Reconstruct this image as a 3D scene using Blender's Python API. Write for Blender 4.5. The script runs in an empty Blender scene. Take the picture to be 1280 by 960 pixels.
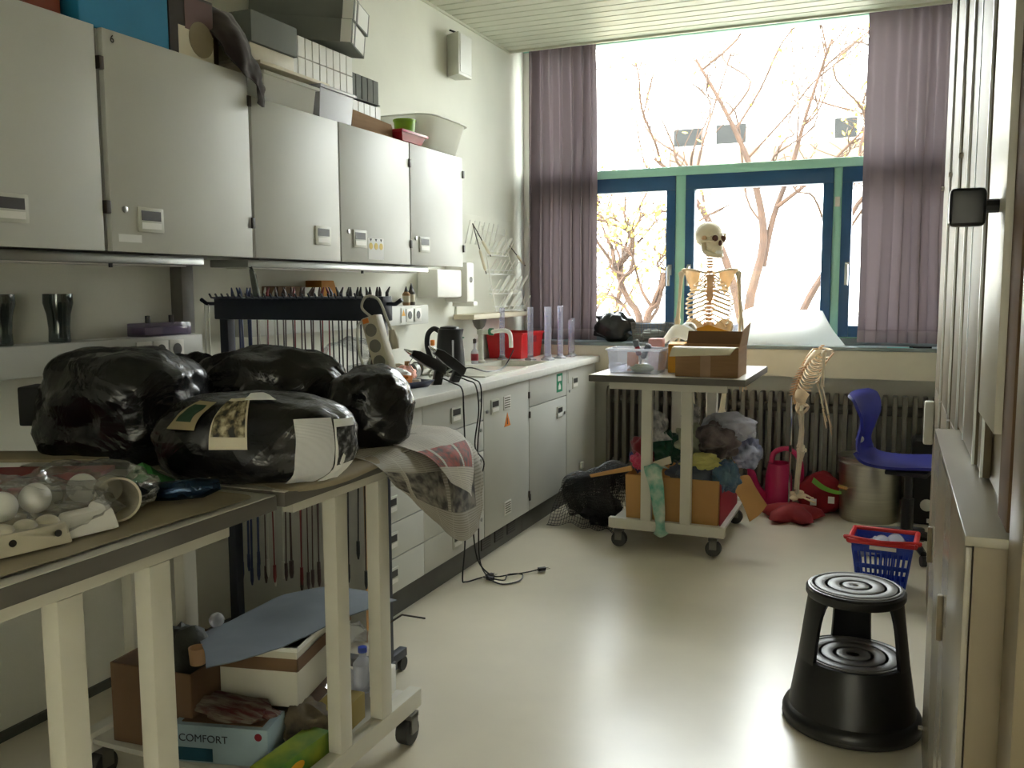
import bpy, bmesh, math, random
from mathutils import Vector, Matrix, noise
S = bpy.context.scene
C = S.collection
PI = math.pi
R = math.radians
random.seed(7)

# ------------------------------------------------------------------ camera, world, sun, exposure
def setup_camera():
    ya, pi_, ro = R(22.887), R(-6.06), R(-0.248)
    fw = Vector((-math.sin(ya)*math.cos(pi_), math.cos(ya)*math.cos(pi_), math.sin(pi_)))
    r = Vector((math.cos(ya), math.sin(ya), 0)); u = r.cross(fw)
    r2 = math.cos(ro)*r + math.sin(ro)*u; u2 = -math.sin(ro)*r + math.cos(ro)*u
    cd = bpy.data.cameras.new('camera'); co = bpy.data.objects.new('camera', cd); C.objects.link(co)
    cd.sensor_width = 36.0; cd.lens = 1128.69/1280*36; cd.clip_start = .02
    m = Matrix((r2, u2, -fw)).transposed().to_4x4(); m.translation = Vector((2.429, -0.71, 1.35))
    co.matrix_world = m; S.camera = co
setup_camera()

world = bpy.data.worlds.new('sky'); S.world = world; world.use_nodes = True
bg = world.node_tree.nodes['Background']
bg.inputs[0].default_value = (.96, .98, 1.0, 1); bg.inputs[1].default_value = 12.0

sd = bpy.data.lights.new('sun', 'SUN'); sd.energy = 7.0; sd.angle = R(2); sd.color = (1, .95, .86)
so = bpy.data.objects.new('sun', sd); C.objects.link(so); so.rotation_euler = (R(50), 0, R(-25))

pd = bpy.data.lights.new('window_portal', 'AREA'); pd.shape = 'RECTANGLE'; pd.size = 3.1; pd.size_y = 2.0
pd.cycles.is_portal = True
po = bpy.data.objects.new('window_portal', pd); C.objects.link(po); po.location = (1.6, 5.40, 1.98); po.rotation_euler = (R(-90), 0, 0)

S.view_settings.view_transform = 'Standard'; S.view_settings.look = 'None'
S.view_settings.gamma = 1.0; S.view_settings.use_curve_mapping = False
S.view_settings.exposure = 1.04

# ------------------------------------------------------------------ materials
def lin(c):
    return tuple(((v/255)/12.92 if v/255 <= .04045 else (((v/255)+.055)/1.055)**2.4) for v in c)
def new_mat(name):
    m = bpy.data.materials.new(name); m.use_nodes = True
    nt = m.node_tree; return m, nt, nt.nodes['Principled BSDF']
def mat(name, col, rough=.5, metal=0., var=.10, scale=6., bump=0., bscale=60., spec=.5, col2=None, detail=4., coat=0., stretch=None, sheen=0.):
    m, nt, b = new_mat(name); N = nt.nodes; L = nt.links
    tc = N.new('ShaderNodeTexCoord'); nz = N.new('ShaderNodeTexNoise')
    nz.inputs['Scale'].default_value = scale; nz.inputs['Detail'].default_value = detail
    src = tc.outputs['Object']
    if stretch:
        mp = N.new('ShaderNodeMapping'); mp.inputs['Scale'].default_value = stretch; L.new(src, mp.inputs[0]); src = mp.outputs[0]
    L.new(src, nz.inputs['Vector'])
    a = lin(col); c2 = lin(col2) if col2 else tuple(min(1, v*(1+var)) for v in a)
    c1 = a if col2 else tuple(v*(1-var) for v in a)
    cr = N.new('ShaderNodeValToRGB'); cr.color_ramp.elements[0].position = .35; cr.color_ramp.elements[1].position = .65
    cr.color_ramp.elements[0].color = (*c1, 1); cr.color_ramp.elements[1].color = (*c2, 1)
    L.new(nz.outputs[0], cr.inputs[0]); L.new(cr.outputs[0], b.inputs['Base Color'])
    b.inputs['Roughness'].default_value = rough; b.inputs['Metallic'].default_value = metal
    b.inputs['Specular IOR Level'].default_value = spec; b.inputs['Coat Weight'].default_value = coat
    if sheen: b.inputs['Sheen Weight'].default_value = sheen
    if bump:
        n2 = N.new('ShaderNodeTexNoise'); n2.inputs['Scale'].default_value = bscale; n2.inputs['Detail'].default_value = 3
        L.new(src, n2.inputs['Vector'])
        bp = N.new('ShaderNodeBump'); bp.inputs['Strength'].default_value = bump; bp.inputs['Distance'].default_value = .01
        L.new(n2.outputs[0], bp.inputs['Height']); L.new(bp.outputs[0], b.inputs['Normal'])
    return m
def clear(name, tint=(1, 1, 1), gloss=.15, rough=.05, haze=0., hazecol=(.8, .8, .85), bump=0., bscale=30):
    m, nt, b = new_mat(name); N = nt.nodes; L = nt.links; out = N['Material Output']; N.remove(b)
    t = N.new('ShaderNodeBsdfTransparent'); t.inputs[0].default_value = (*tint, 1)
    g = N.new('ShaderNodeBsdfGlossy'); g.inputs['Roughness'].default_value = rough
    lw = N.new('ShaderNodeLayerWeight'); lw.inputs[0].default_value = .25
    ma = N.new('ShaderNodeMath'); ma.operation = 'MULTIPLY_ADD'; ma.inputs[1].default_value = .6; ma.inputs[2].default_value = gloss; ma.use_clamp = True
    L.new(lw.outputs['Fresnel'], ma.inputs[0])
    mx = N.new('ShaderNodeMixShader'); L.new(ma.outputs[0], mx.inputs[0]); L.new(t.outputs[0], mx.inputs[1]); L.new(g.outputs[0], mx.inputs[2])
    last = mx
    if haze:
        d = N.new('ShaderNodeBsdfDiffuse'); d.inputs[0].default_value = (*hazecol, 1)
        tr = N.new('ShaderNodeBsdfTranslucent'); tr.inputs[0].default_value = (*hazecol, 1)
        ad = N.new('ShaderNodeMixShader'); L.new(d.outputs[0], ad.inputs[1]); L.new(tr.outputs[0], ad.inputs[2])
        m2 = N.new('ShaderNodeMixShader'); m2.inputs[0].default_value = haze
        L.new(mx.outputs[0], m2.inputs[1]); L.new(ad.outputs[0], m2.inputs[2]); last = m2
    if bump:
        n2 = N.new('ShaderNodeTexNoise'); n2.inputs['Scale'].default_value = bscale; n2.inputs['Detail'].default_value = 3
        tc = N.new('ShaderNodeTexCoord'); L.new(tc.outputs['Object'], n2.inputs['Vector'])
        bp = N.new('ShaderNodeBump'); bp.inputs['Strength'].default_value = bump; bp.inputs['Distance'].default_value = .02
        L.new(n2.outputs[0], bp.inputs['Height']); L.new(bp.outputs[0], g.inputs['Normal'])
    L.new(last.outputs[0], out.inputs[0]); return m
def cloth_mat(name, col, trans=.45, var=.08, scale=3, stretch=(6, 6, .3)):
    m, nt, b = new_mat(name); N = nt.nodes; L = nt.links; out = N['Material Output']; N.remove(b)
    tc = N.new('ShaderNodeTexCoord'); mp = N.new('ShaderNodeMapping'); mp.inputs['Scale'].default_value = stretch
    nz = N.new('ShaderNodeTexNoise'); nz.inputs['Scale'].default_value = scale
    L.new(tc.outputs['Object'], mp.inputs[0]); L.new(mp.outputs[0], nz.inputs['Vector'])
    a = lin(col); cr = N.new('ShaderNodeValToRGB')
    cr.color_ramp.elements[0].color = (*[v*(1-var) for v in a], 1); cr.color_ramp.elements[1].color = (*[min(1, v*(1+var)) for v in a], 1)
    L.new(nz.outputs[0], cr.inputs[0])
    d = N.new('ShaderNodeBsdfDiffuse'); t = N.new('ShaderNodeBsdfTranslucent'); L.new(cr.outputs[0], d.inputs[0]); L.new(cr.outputs[0], t.inputs[0])
    mx = N.new('ShaderNodeMixShader'); mx.inputs[0].default_value = trans
    L.new(d.outputs[0], mx.inputs[1]); L.new(t.outputs[0], mx.inputs[2]); L.new(mx.outputs[0], out.inputs[0]); return m
def foil_mat():
    m, nt, b = new_mat('black_foil'); N = nt.nodes; L = nt.links
    tc = N.new('ShaderNodeTexCoord'); vo = N.new('ShaderNodeTexNoise'); vo.inputs['Scale'].default_value = 7; vo.inputs['Detail'].default_value = 4; vo.inputs['Distortion'].default_value = 1.2
    vv = N.new('ShaderNodeTexVoronoi'); vv.inputs['Scale'].default_value = 11
    L.new(tc.outputs['Object'], vo.inputs['Vector']); L.new(tc.outputs['Object'], vv.inputs['Vector'])
    ad = N.new('ShaderNodeMath'); ad.operation = 'ADD'; L.new(vo.outputs[0], ad.inputs[0]); L.new(vv.outputs['Distance'], ad.inputs[1])
    bp = N.new('ShaderNodeBump'); bp.inputs['Strength'].default_value = .5; bp.inputs['Distance'].default_value = .03
    L.new(ad.outputs[0], bp.inputs['Height']); L.new(bp.outputs[0], b.inputs['Normal'])
    b.inputs['Base Color'].default_value = (.008, .008, .009, 1); b.inputs['Roughness'].default_value = .24
    b.inputs['Specular IOR Level'].default_value = .5
    return m
def newsprint(name, base=(176, 170, 156), ink=(70, 68, 66), accent=None):
    m, nt, b = new_mat(name); N = nt.nodes; L = nt.links
    tc = N.new('ShaderNodeTexCoord')
    # text lines
    mp = N.new('ShaderNodeMapping'); L.new(tc.outputs['UV'], mp.inputs[0])
    br = N.new('ShaderNodeTexBrick'); br.inputs['Scale'].default_value = 1.0
    br.inputs['Brick Width'].default_value = .19; br.inputs['Row Height'].default_value = .016; br.inputs['Mortar Size'].default_value = .0055; br.inputs['Mortar Smooth'].default_value = .3
    br.offset = 0.0
    a = lin(base); k = lin(ink); mid = tuple(.55*p+.45*q for p, q in zip(a, k))
    br.inputs['Color1'].default_value = (*mid, 1); br.inputs['Color2'].default_value = (*[.7*p+.3*q for p, q in zip(a, k)], 1); br.inputs['Mortar'].default_value = (*a, 1)
    L.new(mp.outputs[0], br.inputs['Vector'])
    # picture blocks
    b2 = N.new('ShaderNodeTexBrick'); b2.inputs['Scale'].default_value = 1.0; b2.inputs['Brick Width'].default_value = .36; b2.inputs['Row Height'].default_value = .27; b2.inputs['Mortar Size'].default_value = .02
    b2.inputs['Color1'].default_value = (0, 0, 0, 1); b2.inputs['Color2'].default_value = (1, 1, 1, 1); b2.inputs['Mortar'].default_value = (0, 0, 0, 1)
    L.new(mp.outputs[0], b2.inputs['Vector'])
    gt = N.new('ShaderNodeMath'); gt.operation = 'GREATER_THAN'; gt.inputs[1].default_value = .55; L.new(b2.outputs['Color'], gt.inputs[0])
    nz = N.new('ShaderNodeTexNoise'); nz.inputs['Scale'].default_value = 14; L.new(tc.outputs['UV'], nz.inputs['Vector'])
    cr = N.new('ShaderNodeValToRGB'); cr.color_ramp.elements[0].position = .38; cr.color_ramp.elements[1].position = .62
    cr.color_ramp.elements[0].color = (*k, 1); ac = lin(accent) if accent else mid; cr.color_ramp.elements[1].color = (*ac, 1); L.new(nz.outputs[0], cr.inputs[0])
    mx = N.new('ShaderNodeMix'); mx.data_type = 'RGBA'; L.new(gt.outputs[0], mx.inputs[0]); L.new(br.outputs['Color'], mx.inputs[6]); L.new(cr.outputs[0], mx.inputs[7])
    L.new(mx.outputs[2], b.inputs['Base Color']); b.inputs['Roughness'].default_value = .8
    return m

M = {}
M['wall'] = mat('painted_wall', (222, 221, 208), .75, var=.025, scale=3, bump=.08, bscale=180)
M['floor'] = mat('vinyl_floor', (222, 213, 192), .28, var=.05, scale=2.2, bump=.015, bscale=25, spec=.5)
M['ceil'] = mat('ceiling_plank', (205, 205, 186), .5, var=.03)
M['ceil_dark'] = mat('ceiling_void', (60, 58, 50), .8)
M['cab'] = mat('cabinet_laminate', (195, 195, 187), .42, var=.02, scale=4)
M['cab_edge'] = mat('cabinet_edge', (120, 116, 104), .6)
M['plinth'] = mat('plinth_grey', (84, 84, 78), .5)
M['top'] = mat('worktop', (226, 226, 220), .25, var=.03, scale=30)
M['worksink'] = mat('sink_ceramic', (205, 203, 190), .2, var=.02)
M['handle'] = mat('handle_grey', (196, 196, 184), .4, var=.03)
M['recess'] = mat('handle_recess', (52, 50, 46), .5)
M['hinge'] = mat('hinge_brown', (54, 46, 38), .5)
M['alu'] = mat('aluminium', (180, 182, 180), .3, metal=1., var=.04)
M['steel'] = mat('brushed_steel', (190, 188, 178), .28, metal=1., var=.08, scale=3, stretch=(1, 1, 30))
M['chrome'] = mat('chrome', (220, 220, 220), .12, metal=1.)
M['white'] = mat('white_plastic', (232, 230, 222), .4, var=.02)
M['paper'] = mat('white_paper', (238, 238, 234), .8, var=.02)
M['cream'] = mat('cream_panel', (216, 206, 180), .5, var=.03)
M['sill_front'] = mat('sill_cream', (226, 220, 202), .5, var=.03)
M['sill_top'] = mat('sill_slate', (128, 140, 142), .3, var=.08, scale=10)
M['turq'] = mat('turquoise_frame', (172, 228, 212), .4, var=.03)
M['blue_frame'] = mat('blue_sash', (42, 88, 132), .35, var=.05)
M['radiator'] = mat('radiator_grey', (104, 100, 92), .5, var=.08)
M['frame_white'] = mat('trolley_enamel', (206, 202, 186), .4, var=.03)
M['slab_edge'] = mat('trolley_top_edge', (92, 88, 80), .6, var=.05)
M['slab_top'] = mat('trolley_top', (196, 192, 180), .35, var=.04)
M['rubber'] = mat('caster_rubber', (52, 52, 50), .6, var=.1)
M['caster_metal'] = mat('caster_metal', (120, 118, 112), .35, metal=.7)
M['foil'] = foil_mat()
M['black'] = mat('black_plastic', (20, 20, 21), .35, var=.1)
M['black_matt'] = mat('black_matt', (24, 23, 22), .8, var=.15)
M['darkblue'] = mat('rack_blue_black', (24, 30, 44), .5)
M['card'] = mat('cardboard', (150, 116, 80), .85, var=.07, scale=9, stretch=(1, 1, 8))
M['card_dark'] = mat('cardboard_inner', (108, 82, 58), .85, var=.07)
M['card_tan'] = mat('cardboard_tan', (186, 140, 84), .85, var=.05)
M['kraft'] = mat('kraft_paper', (150, 138, 112), .85, var=.08, scale=5, bump=.1, bscale=20)
M['red'] = mat('red_plastic', (206, 28, 34), .35, var=.06)
M['red_dark'] = mat('dark_red', (140, 24, 36), .5, var=.1)
M['red_cloth'] = mat('red_cloth', (150, 34, 44), .9, var=.15, scale=18, bump=.3)
M['green'] = mat('green_card', (40, 110, 44), .8)
M['lime'] = mat('lime_plastic', (136, 182, 32), .4)
M['pink'] = mat('magenta_plastic', (186, 30, 88), .4)
M['blue'] = mat('blue_plastic', (26, 62, 178), .35, var=.06)
M['seat_blue'] = mat('ultramarine_shell', (38, 44, 142), .42, var=.06)
M['box_blue'] = mat('blue_card', (36, 128, 170), .7, var=.05)
M['teal_dark'] = mat('teal_card', (14, 70, 86), .7)
M['bone'] = mat('bone_ivory', (236, 212, 176), .55, var=.08, scale=20, bump=.08)
M['bone_skull'] = mat('skull_ivory', (222, 208, 180), .55, var=.07, scale=14, bump=.08)
M['bone_brown'] = mat('bone_tan', (214, 172, 128), .6, var=.08, scale=20)
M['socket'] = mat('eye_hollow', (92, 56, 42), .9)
M['grey_box'] = mat('grey_card', (112, 116, 110), .75, var=.04)
M['clear'] = clear('clear_plastic', (.93, .94, .97), .10, .08, haze=.12, hazecol=(.75, .75, .82))
M['cyl'] = clear('measuring_plastic', (.93, .93, .985), .10, .06, haze=.12, hazecol=(.9, .9, 1.0))
M['frost'] = clear('frosted_plastic', (.9, .9, .92), .08, .2, haze=.42, hazecol=(.82, .82, .84))
M['milky'] = clear('milky_plastic', (.9, .9, .88), .05, .25, haze=.92, hazecol=(.93, .93, .88))
M['film'] = clear('plastic_film', (.98, .98, .98), .05, .10, haze=.04, hazecol=(.8, .8, .8), bump=1., bscale=9)
M['glass'] = clear('window_glass', (.97, .99, .98), .02, .0)
M['drinkglass'] = clear('tinted_drinking_glass', (.42, .48, .48), .12, .05, haze=.1, hazecol=(.3, .34, .34))
M['curtain'] = cloth_mat('mauve_curtain', (106, 95, 98), .24, var=.06)
M['hem'] = cloth_mat('curtain_hem', (128, 116, 118), .15)
M['sheet'] = cloth_mat('translucent_paper', (252, 252, 250), .82, var=.01)
M['news'] = newsprint('newspaper_grey')
M['news2'] = newsprint('newspaper_red', (206, 200, 188), (96, 84, 80), (176, 84, 74))
M['orange'] = mat('orange_bits', (226, 132, 50), .6)
M['yellow'] = mat('yellow_box', (222, 158, 36), .6)
M['plug'] = mat('cable_black', (16, 16, 16), .5)
M['beige'] = mat('beige_plastic', (196, 188, 164), .45)

# ------------------------------------------------------------------ mesh builder
class MB:
    def __init__(s): s.v = []; s.f = []; s.uv = {}
    def add(s, vs, fs, M4=None):
        o = len(s.v)
        s.v += [tuple(M4 @ Vector(p)) if M4 else tuple(p) for p in vs]
        s.f += [tuple(i+o for i in f) for f in fs]; return s
    def box(s, x0, x1, y0, y1, z0, z1, M4=None):
        v = [(x, y, z) for z in (z0, z1) for y in (y0, y1) for x in (x0, x1)]
        return s.add(v, [(0, 2, 3, 1), (4, 5, 7, 6), (0, 1, 5, 4), (2, 6, 7, 3), (0, 4, 6, 2), (1, 3, 7, 5)], M4)
    def frustum(s, b, t, z0, z1, M4=None):      # b,t=(x0,x1,y0,y1)
        v = [(x, y, z0) for y in b[2:] for x in b[:2]] + [(x, y, z1) for y in t[2:] for x in t[:2]]
        return s.add(v, [(0, 2, 3, 1), (4, 5, 7, 6), (0, 1, 5, 4), (2, 6, 7, 3), (0, 4, 6, 2), (1, 3, 7, 5)], M4)
    def tube(s, pts, r, n=8, caps=True, M4=None):
        pts = [Vector(p) for p in pts]; k = len(pts)
        rs = r if isinstance(r, (list, tuple)) else [r]*k
        vs = []; up = None
        for i, p in enumerate(pts):
            t = (pts[min(i+1, k-1)]-pts[max(i-1, 0)])
            t = t.normalized() if t.length > 1e-9 else Vector((0, 0, 1))
            if up is None:
                up = Vector((0, 0, 1)) if abs(t.z) < .9 else Vector((1, 0, 0))
            a = t.cross(up)
            if a.length < 1e-6: a = t.orthogonal()
            a.normalize(); up = a.cross(t).normalized()
            for j in range(n):
                q = 2*PI*j/n; vs.append(p+(a*math.cos(q)+up*math.sin(q))*rs[i])
        fs = [(i*n+j, i*n+(j+1) % n, (i+1)*n+(j+1) % n, (i+1)*n+j) for i in range(k-1) for j in range(n)]
        if caps: fs += [tuple(range(n))[::-1], tuple((k-1)*n+j for j in range(n))]
        return s.add(vs, fs, M4)
    def lathe(s, prof, n=24, c=(0, 0, 0), M4=None, a0=0, a1=2*PI, mod=None):
        full = abs(a1-a0-2*PI) < 1e-6; m = n if full else n+1; vs = []
        for (r, z) in prof:
            for j in range(m):
                q = a0+(a1-a0)*j/n; rr = r*(mod(q, z) if mod else 1)
                vs.append((c[0]+rr*math.cos(q), c[1]+rr*math.sin(q), c[2]+z))
        fs = []
        for i in range(len(prof)-1):
            for j in range(n):
                a = i*m+j; b = i*m+(j+1) % m; fs.append((a, b, b+m, a+m))
        if full:
            if prof[0][0] > 1e-5: fs.append(tuple(range(m))[::-1])
            if prof[-1][0] > 1e-5: fs.append(tuple((len(prof)-1)*m+j for j in range(m)))
        return s.add(vs, fs, M4)
    def ball(s, c, r, nu=16, nv=10, fn=None, M4=None):
        r = r if isinstance(r, (tuple, list)) else (r, r, r); vs = []
        for i in range(nv+1):
            th = PI*i/nv
            for j in range(nu):
                ph = 2*PI*j/nu; d = Vector((math.sin(th)*math.cos(ph), math.sin(th)*math.sin(ph), math.cos(th)))
                k = fn(d) if fn else 1.
                if isinstance(k, Vector): vs.append(k)
                else: vs.append((c[0]+d.x*r[0]*k, c[1]+d.y*r[1]*k, c[2]+d.z*r[2]*k))
        fs = [(i*nu+j, (i+1)*nu+j, (i+1)*nu+(j+1) % nu, i*nu+(j+1) % nu) for i in range(nv) for j in range(nu)]
        return s.add(vs, fs, M4)
    def prism(s, poly, z0, z1, M4=None):
        n = len(poly); vs = [(x, y, z0) for x, y in poly]+[(x, y, z1) for x, y in poly]
        fs = [tuple(range(n))[::-1], tuple(range(n, 2*n))]+[(i, (i+1) % n, n+(i+1) % n, n+i) for i in range(n)]
        return s.add(vs, fs, M4)
    def patch(s, ctrl, nu=12, nv=12, wr=0., ws=8., seed=0., thick=.0015, uvs=1.0):
        """Catmull-Rom surface through a grid of control points, with wrinkles and thickness"""
        rows = [[Vector(p) for p in row] for row in ctrl]
        def cr(P, t):
            k = len(P)-1; x = t*k; i = min(int(x), k-1); f = x-i
            p0 = P[max(i-1, 0)]; p1 = P[i]; p2 = P[i+1]; p3 = P[min(i+2, k)]
            return .5*((2*p1)+(p2-p0)*f+(2*p0-5*p1+4*p2-p3)*f*f+(3*p1-p0-3*p2+p3)*f**3)
        g = []
        for a in range(nu+1):
            line = [cr(col, a/nu) for col in ([row[j] for row in rows] for j in range(len(rows[0])))]
            g.append([cr(line, b/nv) for b in range(nv+1)])
        nr = [[None]*(nv+1) for _ in range(nu+1)]
        for a in range(nu+1):
            for b in range(nv+1):
                du = g[min(a+1, nu)][b]-g[max(a-1, 0)][b]; dv = g[a][min(b+1, nv)]-g[a][max(b-1, 0)]
                n = du.cross(dv); nr[a][b] = n.normalized() if n.length > 1e-9 else Vector((0, 0, 1))
        o = len(s.v); m = nv+1
        for sgn in (1, -1):
            for a in range(nu+1):
                for b in range(nv+1):
                    p = g[a][b]; d = wr*(noise.noise(p*ws+Vector((seed, seed, 0)))+.5*noise.noise(p*ws*2.3+Vector((seed, 3, 0)))) if wr else 0
                    q = p+nr[a][b]*(d+sgn*thick/2); s.uv[len(s.v)] = (b/nv*uvs, a/nu*uvs); s.v.append(tuple(q))
        K = (nu+1)*m
        for a in range(nu):
            for b in range(nv):
                i = o+a*m+b; s.f.append((i, i+m, i+m+1, i+1)); i += K; s.f.append((i, i+1, i+m+1, i+m))
        bd = [a*m for a in range(nu+1)]+[nu*m+b for b in range(1, nv+1)]+[a*m+nv for a in range(nu-1, -1, -1)]+[b for b in range(nv-1, 0, -1)]
        for i in range(len(bd)):
            p, q = o+bd[i], o+bd[(i+1) % len(bd)]; s.f.append((q, p, p+K, q+K))
        return s
    def build(s, name, material, parent=None, smooth=35, bevel=0., seg=2):
        me = bpy.data.meshes.new(name); me.from_pydata(s.v, [], s.f); me.validate()
        bm = bmesh.new(); bm.from_mesh(me); bmesh.ops.recalc_face_normals(bm, faces=bm.faces)
        if bevel:
            ed = [e for e in bm.edges if len(e.link_faces) == 2 and e.calc_face_angle(0) > R(30)]
            bmesh.ops.bevel(bm, geom=ed, offset=bevel, segments=seg, affect='EDGES', profile=.6)
        bm.to_mesh(me); bm.free()
        if s.uv and not bevel:
            ul = me.uv_layers.new(name='UV')
            for lp in me.loops: ul.data[lp.index].uv = s.uv.get(lp.vertex_index, (0, 0))
        if smooth:
            me.polygons.foreach_set('use_smooth', [True]*len(me.polygons)); me.set_sharp_from_angle(angle=R(smooth))
        me.materials.append(M[material] if isinstance(material, str) else material)
        o = bpy.data.objects.new(name, me); C.objects.link(o)
        if parent: o.parent = parent
        return o
def tag(o, label=None, cat=None, group=None, kind=None):
    if label: o['label'] = label
    if cat: o['category'] = cat
    if group: o['group'] = group
    if kind: o['kind'] = kind
    return o
def thing(name, label, cat, loc=(0, 0, 0), rz=0., group=None, kind=None):
    o = bpy.data.objects.new(name, None); C.objects.link(o); o.empty_display_size = .05
    o.location = loc; o.rotation_euler = (0, 0, rz); return tag(o, label, cat, group, kind)
def struct(o): o['kind'] = 'structure'; return o
def dup(root, loc, rz=None, label=None, group=None):
    r = root.copy(); C.objects.link(r); r.location = loc
    if rz is not None: r.rotation_euler = (0, 0, rz)
    if label: r['label'] = label
    if group: r['group'] = group
    for ch in list(root.children):
        c = ch.copy(); C.objects.link(c); c.parent = r
        for g in list(ch.children):
            d = g.copy(); C.objects.link(d); d.parent = c
    return r
def text_part(body, size, material, parent, M4, name='lettering', depth=.0004):
    cu = bpy.data.curves.new('t', 'FONT'); cu.body = body; cu.size = size; cu.extrude = depth; cu.align_x = 'CENTER'; cu.align_y = 'CENTER'
    to = bpy.data.objects.new('t', cu); C.objects.link(to); bpy.context.view_layer.update()
    me = bpy.data.meshes.new_from_object(to); bpy.data.objects.remove(to); bpy.data.curves.remove(cu)
    me.transform(M4); me.materials.clear(); me.materials.append(M[material])
    o = bpy.data.objects.new(name, me); C.objects.link(o); o.parent = parent; return o
def basis(o, x, y):     # matrix with local X along x, local Y along y
    x = Vector(x).normalized(); y = Vector(y).normalized(); z = x.cross(y)
    m = Matrix((x, y, z)).transposed().to_4x4(); m.translation = Vector(o); return m
def fbm(p, k=4):
    return sum(noise.noise(p*2**i+Vector((i*7.1, 0, 0)))/2**i for i in range(k))
def smooth_path(pts, n=8):
    P = [Vector(p) for p in pts]; out = []
    for i in range(len(P)-1):
        p0 = P[max(i-1, 0)]; p1 = P[i]; p2 = P[i+1]; p3 = P[min(i+2, len(P)-1)]
        for j in range(n):
            f = j/n; out.append(.5*((2*p1)+(p2-p0)*f+(2*p0-5*p1+4*p2-p3)*f*f+(3*p1-p0-3*p2+p3)*f**3))
    out.append(P[-1]); return out

# ------------------------------------------------------------------ room shell
RX = 3.2; H = 2.917; YB = -1.5
struct(MB().box(0, RX, YB, 5.25, -.06, 0).build('floor', 'floor'))
struct(MB().box(-.12, 0, YB, 5.42, 0, 3.05).build('wall_left', 'wall'))
struct(MB().box(RX, RX+.12, YB, 5.42, 0, 3.05).build('wall_right', 'wall'))
wb_ = MB().box(-.12, 1.75, YB-.12, YB, 0, 3.05).box(2.95, RX+.12, YB-.12, YB, 0, 3.05).box(1.75, 2.95, YB-.12, YB, 2.12, 3.05)
struct(wb_.build('wall_back', 'wall'))
dj = struct(MB().box(1.75, 1.79, YB-.13, YB+.01, 0, 2.12).box(2.91, 2.95, YB-.13, YB+.01, 0, 2.12).box(1.79, 2.91, YB-.13, YB+.01, 2.08, 2.12).build('door_1', 'cab'))
# unseen corridor and open doorway, put in to carry an added fill lamp
struct(MB().box(-.4, 5.2, YB-2.3, YB, -.06, 0).build('floor_corridor', 'floor'))
struct(MB().box(-.4, 5.2, YB-2.3, YB-.12, 2.6, 2.65).build('ceiling_corridor', 'ceil'))
struct(MB().box(-.4, 5.2, YB-2.42, YB-2.3, 0, 2.65).build('wall_corridor', 'wall'))
for i_, x_ in enumerate((-.5, 5.2)): struct(MB().box(x_, x_+.1, YB-2.3, YB-.12, 0, 2.65).build('wall_corridor_%s' % ('left', 'right')[i_], 'wall'))
def corridor_fill_lamp():  # lamp added out of view to brighten the camera-facing surfaces
    t = thing('corridor_fill_lamp', 'added unseen fill lamp in the corridor behind the door', 'lamp', (2.35, YB-1.2, 2.6))
    MB().box(-.65, .65, -.12, .12, -.04, -.0005).build('housing', 'white', t, bevel=.004)
    ld = bpy.data.lights.new('corridor_fill', 'AREA'); ld.shape = 'RECTANGLE'; ld.size = 1.2; ld.size_y = .2; ld.energy = 4.5; ld.color = (1, .93, .82)
    lo = bpy.data.objects.new('fill_light', ld); C.objects.link(lo); lo.parent = t; lo.location = (0, 0, -.05)
corridor_fill_lamp()
struct(MB().box(0, RX, 5.25, 5.42, -.06, .97).build('wall_window', 'wall'))
ceil = struct(MB().box(0, RX, YB, 5.42, 3.0, 3.05).build('ceiling', 'ceil_dark'))
pl = None; k = 0; y = 5.0
struct(MB().box(0, RX, 5.0, 5.02, 2.905, 3.0).build('trim_1', 'ceil'))
while y > YB+.1:
    if pl is None:
        mb = MB().prism([(-.0445, 0), (.0445, 0), (.0445, .014), (.040, .020), (-.040, .020), (-.0445, .014)], 0, RX-.004)
        mb.v = [(q[2]+.002, q[0], H+.02-q[1]) for q in mb.v]
        pl = mb.build('plank', 'ceil', ceil); o = pl
    else:
        o = pl.copy(); C.objects.link(o); o.parent = ceil
    o.location = (0, y-.0475, 0); y -= .0955
struct(MB().box(0.0, .012, YB, 5.0, H-.012, H+.02).build('trim_2', 'ceil'))
struct(MB().box(0.0, .012, YB, 2.1, 0, .03).build('baseboard_left', 'plinth'))

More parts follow.
